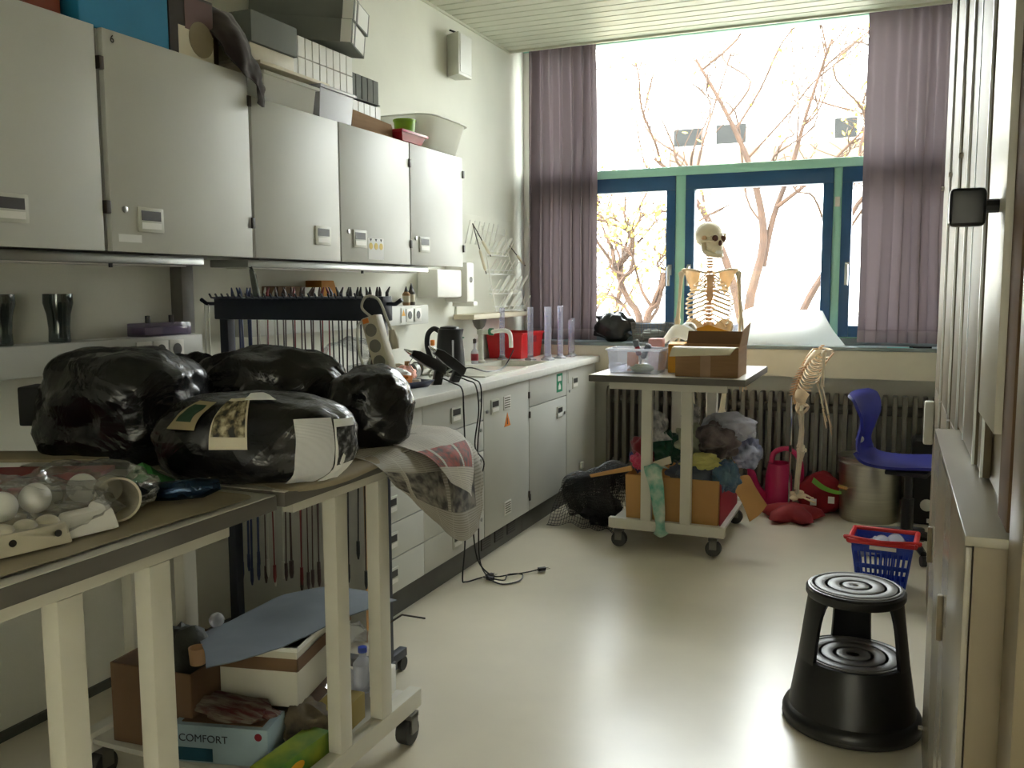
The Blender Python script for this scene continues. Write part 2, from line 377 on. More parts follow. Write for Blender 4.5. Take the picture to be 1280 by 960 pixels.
# window
WY = 5.30
win = thing('window_1', None, None, kind='structure')
T = lambda nm, m, x0, x1, z0, z1, y0=WY-.03, y1=WY+.04, par=win, bev=.004: MB().box(x0, x1, y0, y1, z0, z1).build(nm, m, par, bevel=bev)
T('frame_head', 'turq', 0, RX, 2.965, 3.0, WY-.03, WY+.08)
T('frame_jamb', 'white', 0, .06, .97, 2.965); T('frame_jamb', 'turq', RX-.06, RX, .97, 2.965)
T('transom', 'turq', .06, RX-.06, 2.078, 2.135, WY-.05, WY+.05)
for x0, x1 in ((1.08, 1.147), (2.06, 2.11)):
    T('mullion', 'turq', x0, x1, 1.04, 2.078)
T('frame_foot', 'turq', 0.06, RX-.06, .97, 1.04, WY-.02, WY+.05)
T('pane', 'glass', .06, RX-.06, 2.135, 2.965, WY-.004, WY+.004, bev=0)
def sash(x0, x1, hx, side):
    s = T('sash', 'blue_frame', x0, x1, 1.985, 2.078, WY-.045, WY+.03)
    e = .06
    for a, b, c, d in ((x0, x0+e, 1.04, 1.985), (x1-e, x1, 1.04, 1.985), (x0+e, x1-e, 1.04, 1.11)):
        T('sash_rail', 'blue_frame', a, b, c, d, WY-.045, WY+.03, s)
    T('pane', 'glass', x0+e, x1-e, 1.11, 1.985, WY-.004, WY+.004, s, 0)
    h = MB().box(hx-.012, hx+.012, WY-.055, WY-.045, 1.43, 1.50).tube([(hx, WY-.045, 1.48), (hx, WY-.085, 1.48), (hx, WY-.088, 1.47), (hx, WY-.088, 1.36)], .011, 8)
    h.build('window_handle', 'alu', s)
sash(.06, 1.08, 1.05, 1); sash(1.147, 2.06, 1.178, -1); sash(2.11, RX-.06, 2.152, -1)
MB().box(2.07, 2.10, WY-.05, WY-.03, 1.84, 1.90).build('contact_sensor', 'white', win, bevel=.003)
sill = struct(MB().box(0.0, RX, 5.05, 5.075, .80, .972).build('window_sill', 'sill_front', bevel=.004))
MB().box(0, RX, 5.04, 5.28, .968, .99).build('sill_board', 'sill_top', sill, bevel=.003)
MB().box(0, RX, 5.25, 5.28, .99, 1.03).build('sill_upstand', 'sill_top', sill, bevel=.003)

# radiator
rad = thing('radiator', 'long grey column radiator under the window sill', 'radiator', (0, 0, 0))
MB().tube([(.66, 5.16, .60), (3.0, 5.16, .60)], .03, 10).build('header_pipe', 'radiator', rad)
MB().tube([(.66, 5.16, .17), (3.0, 5.16, .17)], .03, 10).build('header_pipe', 'radiator', rad)
for xx in (.70, 2.95): MB().tube([(xx, 5.16, .17), (xx, 5.16, 0)], .02, 8).build('foot', 'radiator', rad)
col = None
for i in range(42):
    if col is None:
        cm = MB().prism([(5.09, .10), (5.105, .075), (5.21, .075), (5.22, .10), (5.22, .66), (5.205, .695), (5.11, .695), (5.09, .66)], -.014, .014)
        cm.v = [(p[2], p[0], p[1]) for p in cm.v]; col = cm.build('radiator_column', 'radiator', rad, bevel=.008)
        o = col
    else:
        o = col.copy(); C.objects.link(o); o.parent = rad
    o.location = (.68+i*.0555, 0, 0)

# curtains
def curtain(x0, x1, y, z0, z1, folds, label, seed):
    t = thing('curtain', label, 'curtain', (x0, y, z0), group='mauve window curtains')
    def surf(za, zb, nz, off):
        mb = MB(); n = int(folds*12); rows = []
        for i in range(nz+1):
            z = za+(zb-za)*i/nz; f = z/(z1-z0)
            for j in range(n+1):
                u = j/n; ph = u*folds*2*PI+.8*math.sin(u*5+seed)+.5*math.sin(u*11+seed*2)
                amp = .036*(1-.25*f)+.010*math.sin(u*9+seed)
                xx = (x1-x0)*u+.012*math.sin(ph*2)*(1-f)+.012*noise.noise(Vector((u*3, z*1.3, seed)))
                yy = amp*math.sin(ph)+.012*noise.noise(Vector((u*6, z*.9, seed+5)))+off
                mb.v.append((xx, yy, z))
        m = n+1
        mb.f = [(i*m+j, i*m+j+1, (i+1)*m+j+1, (i+1)*m+j) for i in range(nz) for j in range(n)]
        return mb
    surf(.07, z1-z0, 28, 0).build('drape', 'curtain', t, smooth=80)
    surf(0, .072, 3, -.0015).build('hem', 'hem', t, smooth=80)
    return t
curtain(.075, .565, 5.15, 1.0, 2.99, 7, 'mauve curtain gathered at the left side of the window', 1.3)
curtain(2.232, 3.05, 5.13, 1.015, 2.99, 7, 'mauve curtain hanging at the right side of the window', 4.1)
MB().box(.03, RX-.03, 5.12, 5.16, 2.985, 3.0).build('rail', 'white', None)
tag(bpy.data.objects['rail'], 'white curtain rail along the top of the window', 'rail'); bpy.data.objects['rail'].name = 'curtain_rail'

# ------------------------------------------------------------------ wall cabinets
def handle_on(door, y, z, x, s=1.):      # recessed grip plate on a face looking to +x
    h = MB().box(x, x+.006, y-.05*s, y+.05*s, z-.036*s, z+.036*s).build('handle', 'handle', door, bevel=.003)
    MB().box(x+.0062, x+.0068, y-.038*s, y+.038*s, z-.002*s, z+.026*s).build('grip_recess', 'recess', h)
    MB().box(x+.0062, x+.0078, y-.038*s, y+.038*s, z-.026*s, z-.008*s).build('label_holder', 'white', h)
    return h
def lock_on(door, y, z, x):
    l = MB().lathe([(.009, 0), (.009, .005), (.005, .006), (0, .006)], 14, M4=basis((x, y, z), (0, 1, 0), (0, 0, 1))).build('lock', 'alu', door)
def hinge_on(door, y, z, x):
    MB().box(x-.012, x+.006, y-.008, y+.008, z-.018, z+.018).build('hinge', 'hinge', door, bevel=.002)
def wall_cab(y0, y1, z0, z1, label, hy, lock=None, hinges=()):
    t = thing('wall_cabinet', label, 'cabinet', (0, 0, 0), group='wall cabinets over the worktop')
    MB().box(0.002, .378, y0, y1, z0, z1).build('body', 'cab', t, bevel=.002)
    d = MB().box(.382, .40, y0+.003, y1-.003, z0-.004, z1).build('door', 'cab', t, bevel=.0015)
    handle_on(d, hy, 1.553, .40)
    if lock: lock_on(d, lock, 1.578, .40)
    for hy_, hz in hinges: hinge_on(d, hy_, hz, .40)
    return t, d
wall_cab(.60, 1.192, 1.462, 2.066, 'tall pale grey wall cabinet, leftmost at the picture edge', .90)
t, d = wall_cab(1.213, 1.825, 1.462, 2.066, 'tall pale grey wall cabinet under the blue box and dark cloth', 1.36, 1.265, [(1.825, 1.575), (1.205, 1.97), (1.205, 1.58), (1.825, 1.98)])
text_part('6', .03, 'recess', d, basis((.4008, 1.25, 2.042), (0, 1, 0), (0, 0, 1)))
MB().box(.40, .4006, 1.24, 1.325, 1.486, 1.508).build('label_strip', 'paper', d)
wall_cab(1.834, 2.358, 1.462, 2.0, 'pale wall cabinet under the clear storage boxes', 2.235, None, [])
t, d = wall_cab(2.362, 2.922, 1.462, 2.0, 'pale wall cabinet with three yellow round symbols on a white sticker', 2.495, 2.413, [(2.922, 1.91), (2.922, 1.55)])
M['pale_yellow'] = mat('pale_yellow', (226, 200, 110), .7)
stk = MB().box(.40, .4008, 2.56, 2.685, 1.472, 1.562).build('sticker', 'paper', d)
for i in range(3):
    yy = 2.582+i*.041
    MB().lathe([(.014, 0), (.014, .0006)], 18, M4=basis((.4008, yy, 1.528), (0, 1, 0), (0, 0, 1))).build('yellow_symbol', 'pale_yellow', stk)
    MB().prism([(-.009, .006), (.009, .006), (0, -.006)], 0, .0006, M4=basis((.4008, yy, 1.553), (0, 1, 0), (0, 0, 1))).build('dark_mark', 'recess', stk)
wall_cab(2.926, 3.465, 1.462, 2.0, 'pale wall cabinet nearest the window, under the milky tub', 3.05, 2.97, [(3.47, 1.92), (3.47, 1.55)])
for y0, y1, lb in ((.7, 1.66, 'slim metal light rail under the tall wall cabinets'), (1.88, 3.22, 'slim metal light rail under the row of three wall cabinets')):
    t = thing('under_cabinet_light', lb, 'light rail')
    MB().box(.16, .33, y0, y1, 1.428, 1.455).build('housing', 'alu', t, bevel=.004)
    MB().box(.20, .29, y0+.04, y1-.04, 1.424, 1.429).build('diffuser', 'white', t)
    MB().lathe([(.006, -.012), (.006, 0)], 10, (.3, (y0+y1)/2+.12, 1.428)).build('switch_knob', 'black', t)
    for yy in (y0+.15, y1-.15): MB().box(.22, .26, yy, yy+.03, 1.45, 1.463).build('bracket', 'alu', t)

# wall trunking with sockets
def socket(par, y, z, x, s=.034):
    so_ = MB().box(x, x+.006, y-s, y+s, z-s, z+s).build('socket', 'white', par, bevel=.003)
    MB().lathe([(.021, .0005), (.021, .0012), (.017, .0014), (.0, .0014)], 20, M4=basis((x+.006, y, z), (0, 1, 0), (0, 0, 1))).build('socket_well', 'recess', so_)
def trunk(y0, y1, z0, z1, label, socks, d=.11):
    t = thing('socket_trunking', label, 'trunking')
    MB().box(0.001, d, y0, y1, z0, z1).build('channel', 'cab', t, bevel=.006)
    for s_ in socks: socket(t, s_, (z0+z1)/2, d)
    return t
trunk(.5, 1.885, 1.095, 1.19, 'long pale socket trunking on the wall behind the black lumps', [1.60, 1.675, 1.75])
tk = trunk(2.15, 3.645, 1.162, 1.262, 'short pale socket trunking above the tray of craft bits', [3.43, 3.52], .10)
wl = MB().box(.10, .1035, 3.345, 3.39, 1.175, 1.25).build('warning_label', 'handle', tk)
MB().prism([(-.018, -.015), (.018, -.015), (0, .017)], 0, .0008, M4=basis((.1036, 3.3675, 1.225), (0, 1, 0), (0, 0, 1))).build('yellow_triangle', 'yellow', wl)
MB().box(.04, .09, 3.10, 3.13, 1.262, 1.266).build('tool_bar', 'black', tk)
t = thing('wall_upright', 'dark grey metal upright between trunking and wall cabinet', 'upright')
MB().box(.001, .055, 1.85, 1.91, 1.19, 1.46).build('channel', 'radiator', t, bevel=.003)

# speaker box
t = thing('wall_speaker', 'small grey box speaker high on the left wall', 'speaker')
MB().add([(0.001, 4.10, 2.565), (.10, 4.05, 2.565), (.10, 4.225, 2.565), (.001, 4.20, 2.565), (0.001, 4.10, 2.80), (.10, 4.05, 2.80), (.10, 4.225, 2.80), (.001, 4.20, 2.80)],
         [(0, 1, 2, 3), (4, 7, 6, 5), (0, 4, 5, 1), (1, 5, 6, 2), (2, 6, 7, 3), (3, 7, 4, 0)]).build('case', 'handle', t, bevel=.003)
MB().box(.101, .103, 4.065, 4.212, 2.58, 2.79).build('grille', 'cab', t)
MB().tube([(.05, 4.12, 2.80), (.045, 4.12, 2.815), (.01, 4.12, 2.83)], .006, 6).build('cable_gland', 'black', t)

# ------------------------------------------------------------------ worktop and base cabinets
wt = thing('worktop', 'long pale laminate worktop with sink along the left wall', 'worktop')
YE = 5.03; Y0 = 2.15; sx0, sx1, sy0, sy1 = .17, .50, 4.02, 4.46
mb = MB()
for a in ((0.001, .632, Y0, sy0), (0.001, .632, sy1, YE), (0.001, sx0, sy0, sy1), (sx1, .632, sy0, sy1)): mb.box(*a, .862, .90)
mb.build('slab', 'top', wt)
MB().box(.632, .640, Y0, YE, .862, .90).build('front_edge', 'top', wt, bevel=.003)
sk = MB()
sk.box(sx0, sx0+.012, sy0, sy1, .72, .903).box(sx1-.012, sx1, sy0, sy1, .72, .903).box(sx0, sx1, sy0, sy0+.012, .72, .903).box(sx0, sx1, sy1-.012, sy1, .72, .903).box(sx0, sx1, sy0, sy1, .71, .722)
sk.build('sink_basin', 'worksink', wt, bevel=.003)
MB().lathe([(.028, .722), (.028, .726), (.02, .724), (0, .723)], 16, (.33, 4.24, 0)).build('drain', 'chrome', wt)
MB().box(.16, .54, 3.42, 4.0, .90, .908).build('drainboard', 'worksink', wt, bevel=.003)
def base_cab(y0, y1, label):
    t = thing('base_cabinet', label, 'cabinet', group='base cabinets under the worktop')
    MB().box(.03, .592, y0+.001, y1-.001, .125, .861).build('body', 'cab', t)
    MB().box(.05, .567, y0, y1, 0, .125).build('plinth', 'plinth', t)
    return t
def front(t, y0, y1, z0, z1, nm='door'):
    return MB().box(.594, .612, y0+.002, y1-.002, z0+.002, z1-.002).build(nm, 'cab', t, bevel=.0015)
zs = [(.712, .858), (.565, .712), (.415, .565), (.27, .415), (.125, .27)]
t = base_cab(2.17, 2.62, 'drawer cabinet nearest the cable rack, half hidden by the trolley')
MB().box(.03, .612, 2.15, 2.168, .0, .861).build('side_panel', 'cab', t)
MB().box(.6122, .614, 2.15, 2.168, .0, .861).build('edge_band', 'card_tan', t)
for z0, z1 in zs: d = front(t, 2.17, 2.62, z0, z1, 'drawer'); handle_on(d, 2.345, (z0+z1)/2, .612)
t = base_cab(2.62, 3.236, 'drawer cabinet behind the hanging glue gun cables')
for z0, z1 in zs: d = front(t, 2.62, 3.236, z0, z1, 'drawer'); handle_on(d, 2.935, (z0+z1)/2 if z1 < .85 else .78, .612); lock_on(d, 3.2, (z0+z1)/2+.03, .612)
t = base_cab(3.24, 3.83, 'single door base cabinet with orange warning triangle')
d = front(t, 3.24, 3.83, .125, .858); handle_on(d, 3.37, .765, .612); lock_on(d, 3.275, .75, .612)
for yy, zz in ((3.525, .765), (3.525, .215)):
    v = MB().box(.612, .616, yy-.045, yy+.045, zz-.036, zz+.036).build('vent_plate', 'white', d, bevel=.002)
    for i in range(5): MB().box(.6162, .617, yy-.035, yy+.035, zz-.026+i*.012, zz-.020+i*.012).build('slot', 'cab_edge', v)
w = MB().prism([(-.04, -.033), (.04, -.033), (0, .038)], 0, .001, M4=basis((.612, 3.53, .675), (0, 1, 0), (0, 0, 1))).build('warning_triangle', 'orange', d)
MB().prism([(-.006, -.02), (.006, -.02), (.002, .012), (-.004, .012)], 0, .0006, M4=basis((.613, 3.53, .672), (0, 1, 0), (0, 0, 1))).build('warning_mark', 'black', w)
for zz in (.22, .77): hinge_on(d, 3.828, zz, .612)
for i in range(3):
    v = MB().box(.567, .571, 3.29+i*.165, 3.40+i*.165, .04, .10).build('plinth_grille', 'recess', t)
    for q in range(4): MB().box(.571, .573, 3.295+i*.165, 3.395+i*.165, .05+q*.012, .055+q*.012).build('slat', 'plinth', v)
t = base_cab(3.834, 4.445, 'base cabinet with a shallow flap and green sign')
f = front(t, 3.834, 4.445, .70, .858, 'flap'); sg = MB().box(.612, .613, 4.27, 4.37, .735, .845).build('green_sign', mat('sign_green', (20, 130, 90), .5), f)
MB().box(.613, .6135, 4.29, 4.35, .80, .83).build('white_mark', 'white', sg); MB().prism([(-.02, -.02), (.02, -.02), (.02, 0), (0, .02), (-.02, 0)], 0, .0006, M4=basis((.613, 4.32, .77), (0, 1, 0), (0, 0, 1))).build('white_pictogram', 'white', sg)
d = front(t, 3.834, 4.445, .125, .70); handle_on(d, 4.32, .615, .612); lock_on(d, 4.41, .60, .612)
for zz in (.2, .66): hinge_on(d, 3.838, zz, .612)
t = base_cab(4.449, 5.02, 'narrow looking base cabinet at the window end of the worktop')
d = front(t, 4.449, 5.02, .125, .858); handle_on(d, 4.60, .765, .612); lock_on(d, 4.50, .72, .612)
v = MB().box(.612, .615, 4.47, 4.50, .77, .84).build('key_tag', 'handle', d, bevel=.001)
MB().box(.612, .63, 4.70, 4.74, .20, .24).build('catch', 'white', d, bevel=.003)

# ------------------------------------------------------------------ things on the worktop
ZC = .9005
# kettle
t = thing('kettle', 'black plastic electric kettle beside the sink', 'kettle', (.25, 3.60, .9085), R(20))
MB().lathe([(.085, 0), (.088, .012), (.07, .02), (0, .02)], 24).build('power_base', 'black', t)
MB().lathe([(.074, .021), (.078, .03), (.074, .10), (.066, .19), (.062, .225), (.058, .228), (0, .228)], 28, mod=lambda a, z: 1+(.22*max(0, math.cos(a))**6 if z > .19 else .03*max(0, math.cos(a))**4)).build('jug', 'black', t)
MB().lathe([(.054, .228), (.05, .238), (.02, .243), (0, .243)], 24).build('lid', 'black', t)
MB().tube(smooth_path([(-.055, 0, .215), (-.085, 0, .228), (-.115, 0, .20), (-.122, 0, .14), (-.105, 0, .075), (-.07, 0, .05)]), .014, 10).build('handle', 'black', t)
MB().box(.02, .03, -.077, -.069, .05, .17).build('water_gauge', 'frost', t, bevel=.002)
MB().tube(smooth_path([(.03, -.09, .01), (.12, -.12, .03), (.2, -.05, .004), (.28, .1, .01), (.33, .2, .10)]), .004, 6).build('power_cord', 'black', t)
# red storage box
def open_box(name, mat_, par, b, t_, z0, z1, w=.004, rim=.0, rimmat=None):
    mb = MB(); n = 4
    bx = [(b[0], b[2]), (b[1], b[2]), (b[1], b[3]), (b[0], b[3])]; tx = [(t_[0], t_[2]), (t_[1], t_[2]), (t_[1], t_[3]), (t_[0], t_[3])]
    ib = [(b[0]+w, b[2]+w), (b[1]-w, b[2]+w), (b[1]-w, b[3]-w), (b[0]+w, b[3]-w)]; it = [(t_[0]+w, t_[2]+w), (t_[1]-w, t_[2]+w), (t_[1]-w, t_[3]-w), (t_[0]+w, t_[3]-w)]
    vs = [(*p, z0) for p in bx]+[(*p, z1) for p in tx]+[(*p, z1) for p in it]+[(*p, z0+w) for p in ib]
    fs = [(3, 2, 1, 0)]+[(i, (i+1) % 4, 4+(i+1) % 4, 4+i) for i in range(4)]+[(4+i, 4+(i+1) % 4, 8+(i+1) % 4, 8+i) for i in range(4)]+[(8+i, 8+(i+1) % 4, 12+(i+1) % 4, 12+i) for i in range(4)]+[(12, 13, 14, 15)]
    o = mb.add(vs, fs).build(name, mat_, par, smooth=30, bevel=min(.002, w*.4), seg=1)
    if rim:
        r = MB()
        for a in ((t_[0]-rim, t_[1]+rim, t_[2]-rim, t_[2]), (t_[0]-rim, t_[1]+rim, t_[3], t_[3]+rim), (t_[0]-rim, t_[0], t_[2], t_[3]), (t_[1], t_[1]+rim, t_[2], t_[3])): r.box(*a, z1-.012, z1)
        r.build('rim', rimmat or mat_, par, bevel=.002)
    return o
t = thing('storage_box', 'open red plastic storage box behind the measuring cylinders', 'box', (.14, 4.77, ZC))
open_box('tub', 'red', t, (-.11, .11, -.17, .17), (-.125, .125, -.19, .19), 0, .165, .004, .012)
MB().box(.126, .13, -.05, .05, .10, .14).build('grip', 'red_dark', t, bevel=.004)
# measuring cylinders
def cylinder(x, y, h, r, label):
    t = thing('measuring_cylinder', label, 'measuring cylinder', (x, y, ZC), group='clear plastic measuring cylinders')
    MB().lathe([(r, .015), (r, h), (r*1.12, h+.004), (r*1.02, h+.006), (r-.002, h), (r-.002, .02), (0, .02)], 20).build('tube', 'cyl', t)
    MB().prism([(r*2.2*math.cos(a*PI/3), r*2.2*math.sin(a*PI/3)) for a in range(6)], 0, .008).lathe([(r*1.8, .008), (r*1.05, .018), (r*1.02, .03)], 16).build('hexagonal_foot', 'frost', t)
    g = MB()
    for i in range(12): 
        z = .05+i*(h-.08)/11; L_ = .012 if i % 2 else .02
        g.lathe([(r+.0006, z), (r+.0006, z+.0018)], 6, a0=-PI/2-.5, a1=-PI/2-.5+L_/r)
    g.build('graduation', mat('graduation_blue', (70, 80, 150), .6) if 'graduation_blue' not in bpy.data.materials else bpy.data.materials['graduation_blue'], t)
cylinder(.155, 4.52, .32, .017, 'tall clear measuring cylinder nearest the tap')
cylinder(.335, 4.55, .325, .018, 'tall clear measuring cylinder in front of the red box end')
cylinder(.44, 4.58, .325, .021, 'wide tall measuring cylinder, front one of the middle pair')
cylinder(.40, 4.70, .325, .018, 'tall measuring cylinder tucked behind the widest one')
cylinder(.465, 4.74, .33, .018, 'tall measuring cylinder right of the middle pair')
cylinder(.485, 4.88, .235, .014, 'short measuring cylinder near the window end of the worktop')
cylinder(.47, 4.97, .245, .014, 'short measuring cylinder closest to the window sill')
# tap
t = thing('tap', 'white laboratory tap with green knob and curved spout', 'tap', (.13, 4.25, ZC))
MB().lathe([(.03, 0), (.03, .01), (.018, .02), (.016, .17), (.022, .175), (.022, .20), (0, .205)], 18).build('pillar', 'handle', t)
MB().tube(smooth_path([(0, 0, .185), (.08, -.02, .19), (.17, -.04, .20), (.215, -.05, .18), (.222, -.052, .10)]), .013, 10).build('spout', 'white', t)
MB().lathe([(.016, 0), (.022, .006), (.022, .03), (.012, .036), (0, .036)], 12, M4=basis((.06, -.016, .19), (0, 0, 1), (.2, -1, 0))).build('knob', mat('tap_green', (20, 96, 56), .5), t)
MB().tube([(0, 0, .18), (-.02, .14, .18)], .012, 8).lathe([(.018, 0), (.018, .03)], 10, (-.02, .14, .165)).build('side_arm', 'handle', t)
t = thing('spray_bottle', 'small clear bottle with red label by the tap', 'bottle', (.17, 4.08, .9085))
MB().lathe([(.02, 0), (.022, .01), (.022, .07), (.008, .09), (.008, .12), (0, .12)], 14).build('body', 'frost', t)
MB().lathe([(.0226, .02), (.0226, .06)], 14).build('label_band', 'red_dark', t); MB().lathe([(.01, .12), (.01, .145), (0, .15)], 10).build('cap', 'hinge', t)
t = thing('soap_bottle', 'low white soap bottle beside the kettle', 'bottle', (.10, 4.02, ZC))
MB().lathe([(.03, 0), (.032, .02), (.03, .10), (.012, .12), (.012, .14), (0, .14)], 16).build('body', 'white', t); MB().tube([(0, 0, .14), (0, 0, .165), (.03, 0, .165)], .005, 6).build('pump', mat('soap_green', (90, 150, 120), .5), t)
# glue guns
def gluegun(loc, rz, label, cordpts):
    t = thing('glue_gun', label, 'glue gun', loc, rz, 'hot glue guns on the worktop')
    m = Matrix.Rotation(R(-34), 4, 'Y')
    b = MB(); b.prism([(-.11, -.02), (-.10, .025), (-.03, .03), (.05, .028), (.085, .018), (.085, -.012), (0, -.022)], -.017, .017)
    b.v = [(p[0], p[2], p[1]) for p in b.v]
    b.build('barrel', 'black', t, bevel=.006)
    h = MB(); h.prism([(-.10, -.01), (-.055, -.01), (-.075, -.11), (-.12, -.115)], -.015, .015); h.v = [(p[0], p[2], p[1]) for p in h.v]; h.build('grip', 'black', t, bevel=.006)
    MB().tube([(.085, 0, .003), (.105, 0, .003), (.125, 0, .003)], [.012, .009, .003], 10).build('nozzle', 'chrome', t)
    MB().box(-.06, .0, -.0185, -.0172, .0, .018).build('maker_label', 'handle', t)
    MB().tube([(-.04, 0, -.02), (-.03, 0, -.045), (-.05, 0, -.06)], .006, 6).build('trigger', 'handle', t)
    MB().tube([(.07, 0, -.01), (.075, .0, -.05), (.04, 0, -.07)], .0025, 6).build('wire_stand', 'chrome', t)
    return t
g1 = gluegun((.42, 3.02, 1.01), R(200), 'black hot glue gun nearer the sink edge', None); g1.rotation_euler = (R(8), R(-28), R(-132))
g2 = gluegun((.47, 3.14, 1.005), R(200), 'black hot glue gun leaning beside the first, nearer the kettle', None); g2.rotation_euler = (R(-6), R(-35), R(-126))
def cord(label, pts, plug_dir, r=.0035, gun=None):
    P = smooth_path(pts, 10)
    if gun:
        bpy.context.view_layer.update()
        t = MB().tube(P, r, 6).build('power_cord', 'plug', gun); t.matrix_parent_inverse = gun.matrix_world.inverted()
    else:
        t = thing('extension_cable', label, 'cable'); MB().tube(P, r, 6).build('cable_run', 'plug', t)
    e = Vector(pts[-1]); d = Vector(plug_dir).normalized(); q = d.cross(Vector((0, 0, 1))).normalized()
    pm = basis(e, d, q); MB().frustum((0, .04, -.011, .011), (0, .036, -.009, .009), -.008, .009, pm).build('plug', 'plug', t, bevel=.003)
    for s_ in (-1, 1): MB().tube([e+d*.04+q*.0095*s_, e+d*.058+q*.0095*s_], .0022, 6).build('pin', 'chrome', t)
cord('black cord hanging straight down to the floor by the plinth', [(.52, 2.98, .94), (.60, 2.93, .925), (.652, 2.92, .90), (.66, 2.92, .80), (.664, 2.925, .5), (.66, 2.92, .2), (.65, 2.91, .03), (.66, 2.92, .008), (.69, 2.99, .006), (.72, 3.02, .012)], (.5, 1, 0), gun=g1)
cord('black cord swinging wide and ending in the far floor plug', [(.54, 3.08, .94), (.61, 3.06, .925), (.655, 3.06, .90), (.66, 3.08, .78), (.658, 3.04, .62), (.662, 3.13, .52), (.66, 3.02, .38), (.665, 3.0, .22), (.70, 2.98, .09), (.74, 3.05, .008), (.80, 3.09, .006), (.87, 3.16, .008), (.91, 3.20, .014)], (1, 1, 0), gun=g2)
cord('black cable looping on the floor with its plug pointing back at the plinth', [(.56, 3.12, .94), (.62, 3.11, .925), (.65, 3.12, .90), (.655, 3.12, .8), (.657, 3.07, .6), (.655, 3.08, .3), (.68, 3.03, .10), (.74, 2.98, .03), (.82, 2.96, .006), (.88, 3.03, .006), (.86, 3.12, .008), (.81, 3.07, .016), (.82, 3.0, .012), (.77, 2.99, .014)], (-1, .2, 0))
# tray with craft bits
t = thing('craft_tray', 'shallow dark blue tray holding orange scraps', 'tray', (.36, 2.88, ZC), R(-15))
open_box('dish', mat('navy_tray', (30, 36, 66), .4), t, (-.08, .08, -.10, .10), (-.10, .10, -.125, .125), 0, .03, .003)
for i, (x, y, s, c) in enumerate([(.0, .04, .03, 'orange'), (.03, .0, .022, 'orange'), (-.04, .05, .03, 'red_dark'), (.02, .08, .018, 'beige'), (-.03, -.03, .028, 'orange'), (.05, .06, .018, 'white')]):
    m4 = Matrix.Translation(t.location) @ Matrix.Rotation(i*1.3, 4, 'Z')
    o = MB().box(-s, s, -s*.7, s*.7, .005, .005+s*1.5).build('foam_scrap', c, None, bevel=.003); o.matrix_world = Matrix.Translation(Vector(t.location)+Vector((x, y, 0))) @ Matrix.Rotation(i*1.3, 4, 'Z')
    tag(o, ['orange foam block at the front of the blue tray', 'small orange foam cube at the tray edge', 'dark red foam block in the blue tray', 'beige chip at the back of the blue tray', 'orange foam block at the left of the tray', 'white chip in the blue tray'][i], 'foam', 'craft scraps in the tray')
def lump(name, mat_, label, cat, loc, r, seed, amp=.25, freq=2., group=None, squash=None, nu=24, nv=14, rz=0., par=None):
    def fn(d):
        k = 1+amp*fbm(d*freq+Vector((seed*3.7, seed, 0)), 4); return k
    o = MB().ball((0, 0, r[2]*.92 if squash is None else squash), r, nu, nv, fn)
    zmin = -.0
    o.v = [(p[0], p[1], max(p[2], zmin)) for p in o.v]
    ob = o.build(name, mat_, par, smooth=60)
    ob.location = loc; ob.rotation_euler = (0, 0, rz)
    if label: tag(ob, label, cat, group)
    return ob
lump('crumpled_bag', 'film', 'crumpled clear plastic bag left of the craft tray', 'bag', (.22, 2.82, ZC), (.09, .11, .06), 3, .35, 2.5)
lump('paper_scrap', 'paper', 'crumpled white tissue beside the craft tray', 'paper', (.26, 3.0, ZC), (.07, .06, .04), 9, .4, 3)
lump('pink_tissue', mat('pink_tissue', (232, 170, 150), .8), 'pink tissue lump behind the craft tray', 'tissue', (.25, 3.12, ZC), (.05, .06, .04), 5, .3, 3)
for i, (x, y, c, lb) in enumerate([(.10, 3.16, 'red_dark', 'dark red tape roll against the wall'), (.12, 3.28, 'beige', 'beige tape roll against the wall'), (.16, 3.40, 'grey_box', 'grey tape roll near the kettle'), (.09, 3.42, 'card_tan', 'tan tape roll leaning behind the kettle handle'), (.20, 3.30, 'alu', 'silver tape roll standing in the scrap heap')]):
    t = thing('tape_roll', lb, 'tape roll', (x, y, ZC), R(40*i), 'tape rolls in the scrap heap')
    mm = basis((0, 0, .036), (1, 0, 0), (0, 0, 1))
    MB().lathe([(.036, -.014), (.036, .014), (.022, .014), (.022, -.014), (.036, -.014)], 20, M4=mm).build('tape', c, t); MB().lathe([(.0215, -.014), (.0215, .014), (.019, .014), (.019, -.014), (.0215, -.014)], 20, M4=mm).build('core', 'card', t)
MB_b = lambda: MB()
for i, (y, h, c, lb) in enumerate([(3.475, .10, 'card', 'small brown bottle left on the short trunking'), (3.53, .115, 'hinge', 'small dark bottle with pointed cap on the short trunking')]):
    t = thing('glue_bottle', lb, 'bottle', (.06, y, 1.2625), 0, 'bottles on the short trunking')
    MB().lathe([(.018, 0), (.02, .005), (.02, h*.6), (.01, h*.72), (0, h*.73)], 14).build('body', c, t); MB().lathe([(.011, h*.7), (.009, h*.8), (.002, h), (0, h)], 12).build('cap', 'black', t)
    MB().lathe([(.0205, h*.15), (.0205, h*.5)], 14).build('label_band', 'beige', t)
t = thing('lidded_jar', 'tiny white jar with orange lid against the wall behind the kettle', 'jar', (.04, 3.80, 1.0))
t.location.z = ZC
MB().lathe([(.018, 0), (.02, .006), (.02, .12), (.012, .13), (0, .13)], 14).build('body', 'white', t); MB().lathe([(.013, .13), (.013, .16), (0, .163)], 12).build('lid', 'orange', t)

